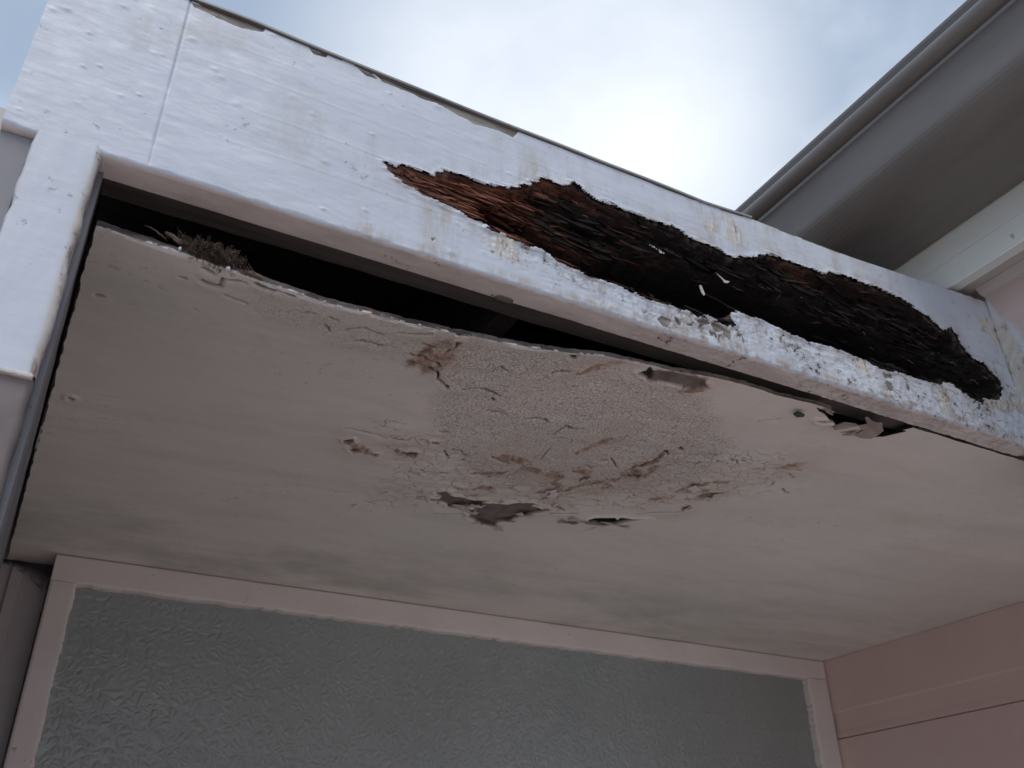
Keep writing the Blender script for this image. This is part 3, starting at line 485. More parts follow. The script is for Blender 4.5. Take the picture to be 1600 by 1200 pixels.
crack = smooth(.90, 1.0, fx_)*.7+smooth(.82, 1.0, fz_)
blkd = ((blk-.5)*.022+crack*.008)*smooth(.5, .8, X)*smooth(0, .012, d0)
base = base+np.maximum(blkd, -.010)+(fbm(X*12, Zc*22, 85, 4)-.45)*.035*smooth(.55, .8, X)*smooth(.0, .03, d0)
fibr = (terr-.5)*.050*smooth(0, .015, d0)+(ridge(X*9, grain*150, 72, 4)-.5)*.012+(fbm(X*70, grain*260, 73, 3)-.5)*.004+(fbm(X*22, grain*34, 74, 4)-.5)*.016*smooth(0, .02, d0)
# the lower lip is a crumbling shelf
RY = 1.0+np.maximum(base+fibr*(.35+.65*smooth(.35, .6, X)), .0015)
RY = np.where(ins < 0, 1.006+0*RY, RY)
RV = np.stack([X, RY, Zc], -1).reshape(-1, 3)
red = np.clip(smooth(.62, .42, X)+.75*smooth(.75, .6, X)*smooth(.02, .0, d0-.0)+.5*smooth(.012, .0, np.abs(d0-.012)), 0, 1)*(1-deepf*.75)
red = np.maximum(red*smooth(1.0, .7, X), .45*smooth(1.02, 1.2, X)*smooth(1.6, 1.45, X)*smooth(.055, .03, d0)*(grain > 1.02))
red = np.maximum(red, .7*np.exp(-((dd-.012)/.010)**2)*smooth(1.05, .55, X))
tan = smooth(.47, .36, X)*(.55+.45*np.sign(fbm(X*8, grain*70, 77, 3)-.5))
rim = np.exp(-(d0/.004)**2)
ra = dict(black=np.clip(deepf*.9+smooth(.62, .85, X)*smooth(.35, .6, fbm(X*9, Zc*20, 86, 4)+.12), 0, 1).ravel(), red=red.ravel(), tan=np.clip(tan, 0, 1).ravel(), rim=rim.ravel())
F = grid_faces(nc, nr, sub)
v_, f_, a_ = compact(RV, F, ra)
rot = mk('rotten_wood', v_, f_, MR, fb, a_, True)
# loose splinters inside the hole
rnd = random.Random(3); ps = []; rr = []
hp = np.array(DATA['hole'])
cand = np.argwhere((ins[:-30] > .004))
for _ in range(110):
    i, j = cand[rnd.randrange(len(cand))]
    x, z, y = X[i, j], Zc[i, j], RY[i, j]
    ln = rnd.uniform(.008, .05)*(1.3 if x < .6 else .8); an = rnd.gauss(-.09, .25)
    if rnd.random() < .12: an += rnd.uniform(-1.5, 1.5)
    pts = []; cur = rnd.gauss(0, .35)
    for q in range(5):
        t = q/4-.5; px_ = x+t*ln*math.cos(an); pz_ = z+t*ln*math.sin(an)+cur*t*t*ln
        pts.append((px_, y-.001-.003*rnd.random(), pz_))
    e = np.array(pts)
    if (sdf(e[:, 0], e[:, 2], DATA['hole'], .02) > -.001).any(): continue
    ps.append(pts); rr.append(rnd.uniform(.0004, .0013))
Vt, Ft = tubes(ps, rr, 3)
mk('wood_splinters', Vt, Ft, MTWIG, fb, kind='stuff')
def plates(name, xr, n, seed, mat, lr, hr, front):
    rn = random.Random(seed); VV = []; FF = []; made = 0
    cc_ = [(i, j) for i, j in cand if xr[0] < X[i, j] < xr[1]]
    while made < n:
        i, j = cc_[rn.randrange(len(cc_))]; made += 1
        x, z_ = X[i, j], Zc[i, j]; ry = RY[i, j]
        y = 1.001+(ry-1.001)*rn.uniform(front, 1.0)
        ln = rn.uniform(*lr); h = rn.uniform(*hr); an = -.09+rn.gauss(0, .06)+(rn.random() < .08)*rn.gauss(0, .5); tilt = rn.gauss(0, .10)
        m_ = 7; b = len(VV); yt = rn.uniform(.002, .006)
        up = []; dn = []
        for q in range(m_):
            t = q/(m_-1); u = (t-.5)*ln; env = min(1, 3.2*min(t, 1-t)+.12)
            a_ = h*env*rn.uniform(.35, .75); c_ = h*env*rn.uniform(.35, .75)
            bx, bz, by = x+u*math.cos(an), z_+u*math.sin(an), y+u*tilt+rn.uniform(-.0008, .0008)
            up.append((bx+rn.uniform(-.001, .001), by, bz+a_)); dn.append((bx+rn.uniform(-.001, .001), by+rn.uniform(-.001, .001), bz-c_))
        e = np.array(up+dn)
        if (sdf(e[:, 0], e[:, 2], DATA['hole'], .02) > -.0005).any() or (e[:, 1] < .9995).any(): continue
        if dd[i, j] < -.002 and rn.random() < .9: continue
        for p in up: VV.append(p)
        for p in dn: VV.append(p)
        for p in up: VV.append((p[0], p[1]+yt, p[2]-.001))
        for p in dn: VV.append((p[0], p[1]+yt, p[2]+.001))
        for q in range(m_-1):
            FF.append([b+q, b+q+1, b+m_+q+1, b+m_+q]); FF.append([b+q, b+2*m_+q, b+2*m_+q+1, b+q+1]); FF.append([b+m_+q, b+m_+q+1, b+3*m_+q+1, b+3*m_+q])
            FF.append([b+2*m_+q, b+3*m_+q, b+3*m_+q+1, b+2*m_+q+1])
    return mk(name, VV, FF, mat, fb, kind='stuff')
def platemat(name, d, l):
    m = M(name, .8, .25); g = m.map((.05, 1, 1), (0, .09, 0)); f = m.noise(330, g, 5, .7)
    m.color(m.mix(m.ramp(m.noise(45, m.map((.4, 1, 1))), .35, .65, 0, .55), m.mix(m.ramp(f, .4, .62), d, l), d)); m.bump(f, .0014, .9); return m.m
plates('red_wood_slivers', (.33, .62), 260, 21, platemat('red_brown_rot', (.05, .014, .010), (.30, .125, .075)), (.03, .12), (.0015, .0055), .25)
plates('red_wood_slivers', (.62, .85), 40, 22, platemat('deep_red_rot', (.022, .009, .008), (.13, .05, .032)), (.03, .10), (.0015, .0055), .35)
plates('black_wood_slivers', (.58, 1.85), 330, 23, platemat('black_rot', (.004, .0035, .0035), (.020, .013, .010)), (.008, .08), (.0015, .0085), .30)
plates('brown_wood_slivers', (1.0, 1.7), 60, 24, platemat('brown_rot', (.012, .007, .006), (.075, .038, .026)), (.02, .10), (.0015, .0050), .25)
# ragged wood crumbs along the right upper rim and the lower shelf
def crumbs(name, spots, mat, parent, n, r0, r1, seed, kind='stuff', **kw):
    rn = random.Random(seed); VV = []; FF = []
    for _ in range(n):
        c = spots(rn); r = rn.uniform(r0, r1); b = len(VV)
        bm = bmesh.new(); bmesh.ops.create_icosphere(bm, subdivisions=1, radius=1)
        sx_, sy_, sz_ = rn.uniform(.5, 1.8), rn.uniform(.4, 1), rn.uniform(.4, 1.1)
        for v in bm.verts:
            q = rn.uniform(.65, 1.2); VV.append((c[0]+v.co.x*sx_*r*q, c[1]+v.co.y*sy_*r*q, c[2]+v.co.z*sz_*r*q))
        for f in bm.faces: FF.append([b+v.index for v in f.verts])
        bm.free()
    return mk(name, VV, FF, mat, parent, kind=kind, **kw)
rimp = np.array([p for p in hp if p[0] > 1.35]); lowp = hp[80:]
MCRUMB = simple('black_wood_crumb', (.02, .015, .013), (.07, .045, .035), 200, .9, .1, (1, 1, 1), 0)
def rimspot(rn):
    k = rn.randrange(len(hp)); a = hp[k]; b = hp[(k+1) % len(hp)]; t = rn.random()
    p = a*(1-t)+b*t
    if p[0] < .55: return rimspot(rn)
    return (p[0]+rn.gauss(0, .004), 1.0+rn.uniform(-.0005, .010), p[1]+rn.gauss(0, .003))
crumbs('wood_crumbs', rimspot, MCRUMB, fb, 230, .0007, .0026, 5)

# paint chips caught in the hole
def flat_flake(name, pts, y, mat, parent, th=.0012, curl=.002, axis='y', **kw):
    pts = np.array(pts, float); n = len(pts); c = pts.mean(0)
    V = []; 
    for s in (0, 1):
        for p in np.vstack([pts, c]):
            q = np.linalg.norm(p-c)/ (np.abs(pts-c).max()+1e-9)
            if axis == 'y': V.append((p[0], y-curl*q+s*th, p[1]))
            else: V.append((p[0], p[1], p[2]-(0 if s else th)))
    F = []
    for i in range(n):
        k = (i+1) % n; F += [[i, k, n], [n+1+k, n+1+i, n+1+n], [i, n+1+i, n+1+k, k]]
    return mk(name, V, F, mat, parent, **kw)
flat_flake('paint_chip', [(.946, .993), (.951, .995), (.955, .987), (.957, .976), (.953, .972), (.949, .980)], 1.008, MFLAKE, fb, label='upright white paint chip stuck inside the rot')
flat_flake('paint_chip', [(.994, 1.040), (1.005, 1.036), (1.018, 1.030), (1.026, 1.031), (1.021, 1.026), (1.013, 1.024), (1.010, 1.030)], 1.010, MFLAKE, fb, label='wedge shaped white paint chip in the middle of the rot')
for (x_, z_, r_) in ((.842, 1.0485, .0018), (.847, 1.047, .0022), (.8505, 1.0468, .0025), (.856, 1.0445, .0015), (.8645, 1.041, .0036), (.871, 1.0405, .0022), (.862, 1.044, .0018)):
    flat_flake('paint_chip', [(x_+r_*math.cos(a), z_+r_*.9*math.sin(a)) for a in np.linspace(0, 6.28, 7)[:-1]], 1.008, MFLAKE, fb)

# top flashing along the fascia, its back, the roof deck and the closed cavity
def strip(name, xa, xb, prof, mat, parent, n=120, wob=.0):
    sx = np.linspace(xa, xb, n); k = len(prof); V = []; F = []
    for x in sx:
        zt_ = float(ztop(x)); w_ = wob*math.sin(x*23)
        for (y, dz) in prof: V.append((x, y, zt_+dz+w_))
    for i in range(n-1):
        for j in range(k):
            q = (j+1) % k; F.append([i*k+j, i*k+q, (i+1)*k+q, (i+1)*k+j])
    F += [list(range(k)), list(range((n-1)*k, n*k))[::-1]]
    return mk(name, V, F, mat, parent)
strip('drip_flashing', -.165, 1.105, [(.9965, .0005), (.9965, .0045), (1.06, .012), (1.06, .0085)], MFLASH, canopy, wob=.0006)
# ragged paint lip under the flashing
strip('roof_deck', -.165, 1.83, [(1.0, .0005), (1.06, .0080), (2.715, .09), (2.715, .06), (1.06, -.015), (1.0, -.002)], MDARKW, canopy, n=30)
bevel_box('nailing_batten', -.045, 1.835, 1.0475, 1.108, .878, .93, MDARKW, canopy, .002, 1, 40, .0008)
bevel_box('left_rafter', -.09, -.05, 1.05, 2.70, .870, 1.15, MCAV, canopy, 0) if False else None
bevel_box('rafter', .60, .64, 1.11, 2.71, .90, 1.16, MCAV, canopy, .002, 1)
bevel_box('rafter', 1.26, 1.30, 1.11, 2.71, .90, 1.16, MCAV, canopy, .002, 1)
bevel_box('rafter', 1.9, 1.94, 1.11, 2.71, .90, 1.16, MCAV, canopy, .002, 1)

# side board (return of the hood) and left end of the hood
V = []; F = []
ny = 40
for i in range(ny):
    y = 1.035+(2.72-1.035)*i/(ny-1); x = -.0445-(y-1.05)*.0265
    for (dx, z) in ((0, 1.19), (0, -.6), (-.02, -.6), (-.02, 1.19)): V.append((x+dx+.0008*math.sin(y*30), y, z))
for i in range(ny-1):
    for j in range(4): k = (j+1) % 4; F.append([i*4+j, i*4+k, i*4+4+k, i*4+4+j])
F += [[0, 1, 2, 3], [ny*4-1, ny*4-2, ny*4-3, ny*4-4]]
mk('side_board', V, F, MSIDE, canopy)
bevel_box('end_board', -.1665, -.1465, 1.047, 2.70, Z0+.004, 1.18, MEAVEU, canopy, .002, 1)

# the post under the left end: white face, rounded worn arris
def post(name, z0_, z1_, y0, mat, parent, xoff=0, seed=1, **kw):
    # section anticlockwise: front-left arris, front face, rounded front-right arris, inner face, back
    xL, xR = -.1295-xoff, -.0508+xoff; r = .009; sec = []
    for a in np.linspace(math.pi, 1.5*math.pi, 5): sec.append((xL+.004+.004*math.cos(a), y0+.004+.004*math.sin(a)))
    for x in np.linspace(xL+.004, xR-r, 26)[1:-1]: sec.append((x, y0))
    for a in np.linspace(1.5*math.pi, 2*math.pi, 9): sec.append((xR-r+r*math.cos(a), y0+r+r*math.sin(a)))
    sec += [(xR, y0+.034), (xL, y0+.034)]
    n = len(sec); zs = np.linspace(z0_, z1_, 170); V = np.zeros((len(zs), n, 3))
    sec = np.array(sec)
    V[:, :, 0] = sec[None, :, 0]; V[:, :, 1] = sec[None, :, 1]; V[:, :, 2] = zs[:, None]
    XX, ZZ = V[:, :, 0]+V[:, :, 1]*.5, V[:, :, 2]
    ed = np.exp(-((V[:, :, 0]-xL)/.006)**2)+np.exp(-((V[:, :, 0]-xR)/.008)**2)
    V[:, :, 1] -= (fbm(XX*60, ZZ*14, seed, 4)-.5)*.0012
    V[:, :, 0] += (fbm(XX*0+seed, ZZ*35, seed+3, 4)-.5)*.0055*ed
    under = np.clip(smooth(-.0565, -.0515, V[:, :, 0])*.0, 0, 1)
    at = dict(bare=np.zeros(n*len(zs)), cream=(smooth(-.0615, -.0545, V[:, :, 0])*.9).ravel(), dirt=(.7*np.exp(-((V[:, :, 0]-xR)/.010)**2)+.5*np.exp(-((V[:, :, 0]-xL)/.006)**2)).ravel(),
              flake=(.6*ed).ravel(), under=(smooth(y0+.004, y0+.010, V[:, :, 1])).ravel())
    i = np.arange(n*len(zs)).reshape(len(zs), n); a = i[:-1]; b = np.roll(i, -1, 1)[:-1]; c = np.roll(i, -1, 1)[1:]; d = i[1:]
    F = np.stack([a, b, c, d], -1).reshape(-1, 4)
    return mk(name, V.reshape(-1, 3), F, mat, parent, at, True, **kw)
post('corner_post', .524, Z0+.012, .9998, MF, canopy, 0, 3)
# blend block where post meets fascia underside is the fascia's own underside
# masonry pier below the post
pier = post('wall_pier', -1.2, .521, 1.004, MPIER, None, .000, 8, label='shade-darkened pink plastered pier below the white corner post', cat='wall')
bevel_box('lip_trim', -.1305, -.0535, .9975, 1.006, .519, .5245, MBEAD, canopy, .0015, 2, 16, .0004)
# wall seen left of the post
bevel_box('plastered_wall', -1.6, -.1305, 1.012, 1.12, GZ, .8568, MGREY, None, .001, 1, label='grey plastered wall face left of the white corner post', cat='wall')

# ------------------------------------------------------------------ soffit board
ex, edp = DATA['ex'], DATA['ed']
def Lx(x): return np.interp(x, [0, .25, .8, 1.4, 1.6], [1.55, 1.35, .85, .45, .4])
def sag(x, y):
    t = np.clip((y-1.055)/Lx(x), 0, 1); return np.interp(x, ex, edp)*(1-t)**1.7
sx_ = np.concatenate([np.linspace(0, .25, 90)[:-1], np.linspace(.25, 1.55, 860)[:-1], np.linspace(1.55, 2.9, 110)])
sy_ = np.concatenate([np.linspace(1.055, 2.05, 500)[:-1], np.linspace(2.05, 2.72, 60)])
SX, SY = np.meshgrid(sx_, sy_)
le = -.0365-(SY-1.055)*.0262+(fbm(SY*40, SY*0, 91, 4)-.5)*.005
k0 = np.clip(1-SX/.25, 0, 1); SX = SX+k0*(le)      # ragged left edge
fe = (fbm(SX*30, SX*0, 92, 4)-.5)*.004+(fbm(SX*160, SX*0+3, 93, 2)-.5)*.0012
SY = SY+np.clip(1-(SY-1.055)/.03, 0, 1)*fe
jx = (fbm(SX*70, SY*70, 95, 3)-.5)*.010; jy = (fbm(SX*70, SY*70, 96, 3)-.5)*.012
z = Z0-sag(SX, SY)
craze = smooth(.09, -.06, sdf(SX, SY, DATA['craze'], .12)); craze2 = smooth(.09, -.06, sdf(SX, SY, DATA['craze2'], .12))*.9
craze3 = smooth(.06, -.02, sdf(SX, SY, DATA['craze3'], .12))*.45
dmg = np.maximum(craze, craze2)
z -= .010*np.exp(-(((SX-.75)/.25)**2+((SY-1.35)/.22)**2))*0
z += (fbm(SX*6, SY*6, 101, 3)-.5)*.010*smooth(0, .3, dmg)*smooth(1.055, 1.12, SY)+(fbm(SX*28, SY*34, 102, 4)-.5)*.006*dmg*smooth(1.055, 1.09, SY)+(fbm(SX*2.3, SY*2.3, 103, 2)-.5)*.006*smooth(1.055, 1.3, SY)*smooth(2.7, 2.4, SY)
peel = np.zeros_like(SX); dark = np.zeros_like(SX); lip = np.zeros_like(SX); chipm = np.zeros_like(SX)
for P in DATA['speel']:
    q = sdf(SX+jx*.35, SY+jy*.35, P, .03); peel = np.maximum(peel, smooth(.0012, -.0012, q)); lip += np.exp(-((q-.006)/.006)**2)
for P in DATA['dpeel']:
    q = sdf(SX+jx*.25, SY+jy*.25, P, .02); dark = np.maximum(dark, smooth(.0012, -.0012, q)); lip += .8*np.exp(-((q-.005)/.005)**2)
for pts, wd in DATA['slits']:
    q = local(SX+jx*.4, SY+jy*.7, pts, .03, lambda a, b: segdist(a, b/2.2, [(p[0], p[1]/2.2) for p in pts]), .02)
    hw = wd*.0007*(.9+.5*fbm(SX*30, SY*30, 7, 2)); dark = np.maximum(dark, smooth(hw+.0013, wd*.0004, q)*min(1, .6+.35*wd)); lip += .22*np.exp(-((q-.006)/.005)**2)*min(1, wd/1.2)
stain = np.zeros_like(SX); halo = np.zeros_like(SX)
for pts, wd in DATA['stain']:
    q = local(SX+jx*1.2, SY+jy*1.6, pts, .16, lambda a, b: segdist(a, b/2., [(p[0], p[1]/2.) for p in pts]), .10)
    stain = np.maximum(stain, smooth(wd*.0016+.003, wd*.0006, q)); halo = np.maximum(halo, smooth(.075, .0, q))
efd = smooth(1.058, 1.085, SY); z += (peel*.004+dark*.008-lip*.0052)*efd
z += stain*efd*(ridge(SX*60, SY*50, 111, 3)-.6)*.009
band = smooth(.10, .06, SX)+smooth(.16, .22, SX)*smooth(.53, .47, SX)+smooth(.57, .59, SX)*smooth(.66, .62, SX)*.8; chip = (smooth(1.0675, 1.064, SY)*np.clip(band, 0, 1)+smooth(1.0600, 1.057, SY)*smooth(1.25, 1.0, SX)*.6).clip(0, 1)
gapm = inside(SX, SY, DATA['gap']) | (inside(SX, SY-.02, DATA['gap']))
cen = gapm[:-1, :-1] | gapm[1:, 1:]
SV = np.stack([SX, SY, z], -1).reshape(-1, 3)
F = grid_faces(SX.shape[1], SX.shape[0], ~cen, flip=True)
v_, f_, a_ = compact(SV, F, {k: a.ravel() for k, a in dict(craze=np.clip(np.maximum(craze, craze3), 0, 1), craze2=np.clip(np.maximum(craze2, craze3), 0, 1), peel=peel, dark=dark, stain=stain, halo=halo, chip=chip, mildew=smooth(1.9, 2.5, SY)*smooth(2.75, 1.6, SX)+.35).items()})
soff = mk('soffit_board', v_, f_, MS, canopy, a_, True, label='cracked and peeling soffit sheet hanging loose along its front edge')
# ragged front edge thickness and the top of the sheet
n = SX.shape[1]; TH = .0085
ft = np.zeros((7, n, 3)); dk = []
for r, t in enumerate(np.linspace(0, 1, 7)):
    ft[r, :, 0] = SX[0]; ft[r, :, 1] = SY[0]+(fbm(SX[0]*90, SX[0]*0+t*4, 121, 3)-.5)*.004*(0 if r == 0 else 1); ft[r, :, 2] = z[0]+t*TH+(fbm(SX[0]*60, SX[0]*0, 122, 3)-.5)*.0015*t
chf = np.repeat((1-smooth(0, .45, np.linspace(0, 1, 7)))[:, None], n, 1)*smooth(1.05, .6, ft[:, :, 0])
top = np.stack([SX[::12], SY[::12], z[::12]+TH], -1); top[0] = ft[-1]
kk = ~(cen[0])
Fe = grid_faces(n, 7, np.repeat(kk[None], 6, 0))
mc = M('fibre_sheet_edge', .9, .2)
ce = mc.mix(mc.ramp(mc.noise(90, mc.map((.3, 1, 1)), 5, .7), .35, .65), (.055, .048, .045), (.17, .15, .14))
ce = mc.mix(mc.ramp(mc.noise(60), .6, .68), ce, (.16, .075, .05))
ce = mc.mix(mc.math('MULTIPLY', mc.attr('chip'), mc.ramp(mc.math('ADD', mc.math('MULTIPLY', mc.noise(130, mc.map((.6, 1, 1)), 4, .7), .6), mc.math('MULTIPLY', mc.noise(11), .4)), .50, .55)), ce, (.95, .95, .97))
mc.color(ce); mc.bump(mc.noise(300), .0008, .7)
v_, f_, a_ = compact(ft.reshape(-1, 3), Fe, dict(chip=chf.ravel()))
mk('broken_edge', v_, f_, mc.m, soff, a_)
kt = ~(cen[::12][:top.shape[0]-1]); 
Ft_ = grid_faces(n, top.shape[0], kt if kt.shape[0] == top.shape[0]-1 else None)
v_, f_, _ = compact(top.reshape(-1, 3), Ft_, {})
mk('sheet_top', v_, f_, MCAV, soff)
# curled paint flakes hanging from the damaged paint
def curled(cx, cy, lx, ly, rot_, drop, seed):
    rn = random.Random(seed); nu, nv = 7, 5; V = []
    zc = Z0-float(sag(np.array(cx), np.array(cy)))-.003
    w = [rn.uniform(.6, 1) for _ in range(nu)]
    for s in (0, 1):
        for j in range(nv):
            for i in range(nu):
                u = (i/(nu-1)-.5)*lx; v = j/(nv-1)*ly*w[i]
                x = cx+u*math.cos(rot_)-v*math.sin(rot_); y = cy+u*math.sin(rot_)+v*math.cos(rot_)
                V.append((x, y, zc-drop*(j/(nv-1))**1.7*(1-.3*(2*i/(nu-1)-1)**2)+s*.0012))
    F = []; o = nu*nv
    for j in range(nv-1):
        for i in range(nu-1):
            a = j*nu+i; F.append([a, a+nu, a+nu+1, a+1]); F.append([o+a, o+a+1, o+a+nu+1, o+a+nu])
    rim = [i for i in range(nu)]+[j*nu+nu-1 for j in range(1, nv)]+[(nv-1)*nu+i for i in range(nu-2, -1, -1)]+[j*nu for j in range(nv-2, 0, -1)]
    for k in range(len(rim)): a, b = rim[k], rim[(k+1) % len(rim)]; F.append([a, b, o+b, o+a])
    mk('paint_flake', V, F, MPFL2, soff, smooth_=True)
MPFL2 = simple('lifted_soffit_paint', (.70, .63, .60), (.58, .50, .47), 60, .65, .3, (1, 1, 1), .0005, (.25, .15, .11))
big = np.array(DATA['speel'][0]); bd = np.array(DATA['dpeel'][0]); rf = random.Random(44)
for k in range(20, 34, 2): p = big[k % len(big)]; curled(p[0], p[1]+.006, rf.uniform(.03, .06), rf.uniform(.02, .04), rf.gauss(math.pi, .5), rf.uniform(.006, .014), k)
for k in (11, 13, 15, 17): p = bd[k]; curled(p[0], p[1]+.004, rf.uniform(.05, .09), rf.uniform(.02, .03), rf.gauss(math.pi, .2), rf.uniform(.006, .012), 60+k)
for k, (pts, wd) in enumerate(DATA['stain'][1:12]):
    for q in range(1):
        p = pts[rf.randrange(len(pts))]; curled(p[0]+rf.gauss(0, .015), p[1]+rf.gauss(0, .02), rf.uniform(.012, .035), rf.uniform(.012, .03), rf.uniform(0, 6.28), rf.uniform(.003, .009), 100+k*3+q)
# lifted flakes at the break near the right end
for k, P in enumerate(DATA['flaps']):
    P = np.array(P); c = P.mean(0); n_ = len(P); V = []
    for s in (0, 1):
        for i, p in enumerate(P):
            q = p.copy(); q = c+(q-c)*.97; q[2] -= .004+.006*rnd.random()-.0012*s; V.append(q)
        V.append(c+np.array([0, 0, -.002-(-.0012*s)]))
    F = []
    for i in range(n_):
        j = (i+1) % n_; F += [[i, j, n_], [n_+1+j, n_+1+i, 2*n_+1], [i, n_+1+i, n_+1+j, j]]
    mk('paint_flake', V, F, MPFLAKE, soff)

# ------------------------------------------------------------------ window
win = empty('obscured_glass_window', (1.43, 2.64, -.9), 'wide window of pebbled obscured glass in a pinkish white timber frame', 'window')
def jag_rail(name, a, b, wid, y0, y1, horiz, mat, inner=-1, seed=0, parent=win, bv=.006, **kw):
    """straight frame member a..b on the inner edge; inner edge has brush-ragged paint"""
    n = 260; V = []; F = []; t = np.linspace(0, 1, n)
    P = np.outer(1-t, a)+np.outer(t, b)
    j = (fbm(t*90, t*0, seed, 4)-.5)*.006+(np.maximum(fbm(t*240, t*0, seed+5, 2)-.62, 0))*.02
    for i in range(n):
        for (o, y) in ((j[i]-.003, y1), (j[i]-.001, y0+bv), (bv*.4, y0+bv*.25), (bv*1.2, y0), (wid-bv, y0), (wid-bv*.2, y0+bv*.3), (wid, y0+bv), (wid, y1)):
            if horiz: V.append((P[i, 0], y, P[i, 1]+o*inner))
            else: V.append((P[i, 0]+o*inner, y, P[i, 1]))
    k = 8
    for i in range(n-1):
        for q in range(k): r = (q+1) % k; F.append([i*k+q, i*k+r, (i+1)*k+r, (i+1)*k+q])
    F += [list(range(k)), list(range((n-1)*k, n*k))[::-1]]
    return mk(name, V, F, mat, parent, **kw)
jag_rail('head_rail', (.036, .783), (2.812, .783), .0735, 2.610, 2.70, True, MFRAME, 1, 201)
jag_rail('stile', (.100, -.9), (.100, .7822), .064, 2.6085, 2.70, False, MFRAME, -1, 202)
jag_rail('stile', (2.712, -.9), (2.712, .7822), .100, 2.6085, 2.70, False, MFRAME, 1, 203)
bevel_box('sill', .0, 2.81, 2.56, 2.72, -.97, -.905, MFRAME, win, .008)
bevel_box('glass_pane', .085, 2.73, 2.640, 2.652, -.90, .80, MGLASS, win, 0)
bevel_box('inner_reveal', 2.66, 2.72, 2.656, 3.05, -.9, .79, MREV, win, .003)
bevel_box('inner_reveal', .09, .12, 2.656, 3.05, -.9, .79, MREV, win, .003)
bevel_box('inner_reveal', .12, 2.66, 2.656, 3.05, .70, .79, MREV, win, .003)
n = 300; V = []; F = []
for i in range(n):
    x = .13+2.5*i/(n-1); y = 3.08+.02*math.sin(i*.55)+.01*math.sin(i*.21)
    V += [(x, y, -.9), (x, y, .76)]
for i in range(n-1): F.append([2*i, 2*i+2, 2*i+3, 2*i+1])
mk('curtain', V, F, MCUR, win, smooth_=True)

# house wall around the window
hw = empty('house_wall', (1.4, 2.80, GZ), 'pale painted house wall behind the hood around the obscured window', 'wall')
bevel_box('wall_panel', -.3, .034, 2.722, 2.9, GZ, 2.4, MBACK, hw, .001, 1)
bevel_box('wall_panel', .034, 2.83, 2.722, 2.9, .86, 2.4, MBACK, hw, .001, 1)
bevel_box('wall_panel', .034, 2.83, 2.722, 2.9, GZ, -.92, MBACK, hw, .001, 1)
bevel_box('wall_panel', 2.832, 6, 2.722, 2.9, GZ, .85, MBACK, hw, .001, 1)
bevel_box('wall_panel', -4, -.302, 2.722, 2.9, GZ, 2.4, MBACK, hw, .001, 1)
bevel_box('cover_strip', -.062, -.030, 2.706, 2.7215, GZ, .845, MBACK, hw, .003, 2)
# dark room behind the pane
bevel_box('room_back', -.2, 3.2, 4.2, 4.3, -1.2, 1.2, MCUR, hw, 0)
bevel_box('room_side', -.2, -.1, 2.902, 4.198, -1.2, 1.2, MCUR, hw, 0)
bevel_box('room_side', 3.1, 3.2, 2.902, 4.198, -1.2, 1.2, MCUR, hw, 0)
bevel_box('room_ceiling', -.098, 3.098, 2.902, 4.198, 1.1, 1.2, MCUR, hw, 0)
bevel_box('room_floor', -.098, 3.098, 2.902, 4.198, -1.2, -1.1, MCUR, hw, 0)

# ------------------------------------------------------------------ weatherboard wall at the right
wb = empty('weatherboard_wall', (2.86, 1.8, GZ), 'pink rusticated weatherboard wall to the right of the obscured window', 'wall')
zt_ = [.856, .664]
tops = [.856, .5665, .2770, -.0125, -.302, -.5915, -.881]
for i, t in enumerate(tops):
    b = t-.2895+.0025 if i else .569
    face_b = .664 if i == 0 else t-.2895+.0975
    # section: flat face, shallow cove, dark joint
    pr = [(2.817, t), (2.817, face_b+.003), (2.8185, face_b), (2.8225, face_b-.004), (2.8235, face_b-.03), (2.8225, b+.03), (2.819, b+.006), (2.8195, b), (2.86, b), (2.86, t)]
    if i: pr[0] = (2.8165, t-.003); pr = [(2.819, t-.0005)]+pr
    extrude_y('weatherboard', pr, 1.12, 2.7215, MPINK, wb, True)
# pier return: wall that the fascia butts into
sw = empty('side_wall', (1.95, .2, GZ), 'smooth pink upper wall under the eave where the fascia ends', 'wall')
bevel_box('wall_panel', XW-.004, 2.05, -5, .9985, .2, 1.32, MPINK2, sw, .001, 1)
bevel_box('wall_panel', XW+.002, 2.05, 1.001, 5, Z0+.012, 1.32, MPINK2, sw, .001, 1)
bevel_box('wall_panel', XW-.004, 2.05, -5, .9985, GZ, .198, MPINK, sw, .001, 1)

gy, gz = np.meshgrid(np.linspace(.62, .9984, 150), np.linspace(.70, 1.272, 220))
wx = np.full_like(gy, XW-.0062)
jy_ = (fbm(gy*40, gz*40, 301, 4)-.5)*.03
ov = sdf(gy+jy_, gz+jy_*.6, DATA['over'], .08); st_ = sdf(gy+jy_*.8, gz+jy_*.5, DATA['smear'], .06)
wx -= (fbm(gy*60, gz*60, 302, 4)-.5)*.0012+smooth(.0, -.01, st_)*(ridge(gy*60+gz*30, gz*30, 303, 4)-.5)*.004
mk('overpainted_patch', np.stack([wx, gy, gz], -1).reshape(-1, 3), grid_faces(150, 220, flip=True), MF, sw,
   dict(pink=smooth(-.006, .010, ov).ravel(), cream=smooth(.01, -.012, st_).ravel(), dirt=(smooth(.03, -.01, st_)*.6).ravel(), flake=(.5*smooth(.01, -.01, st_)).ravel(), bare=np.zeros(gy.size), under=np.zeros(gy.size)), True)

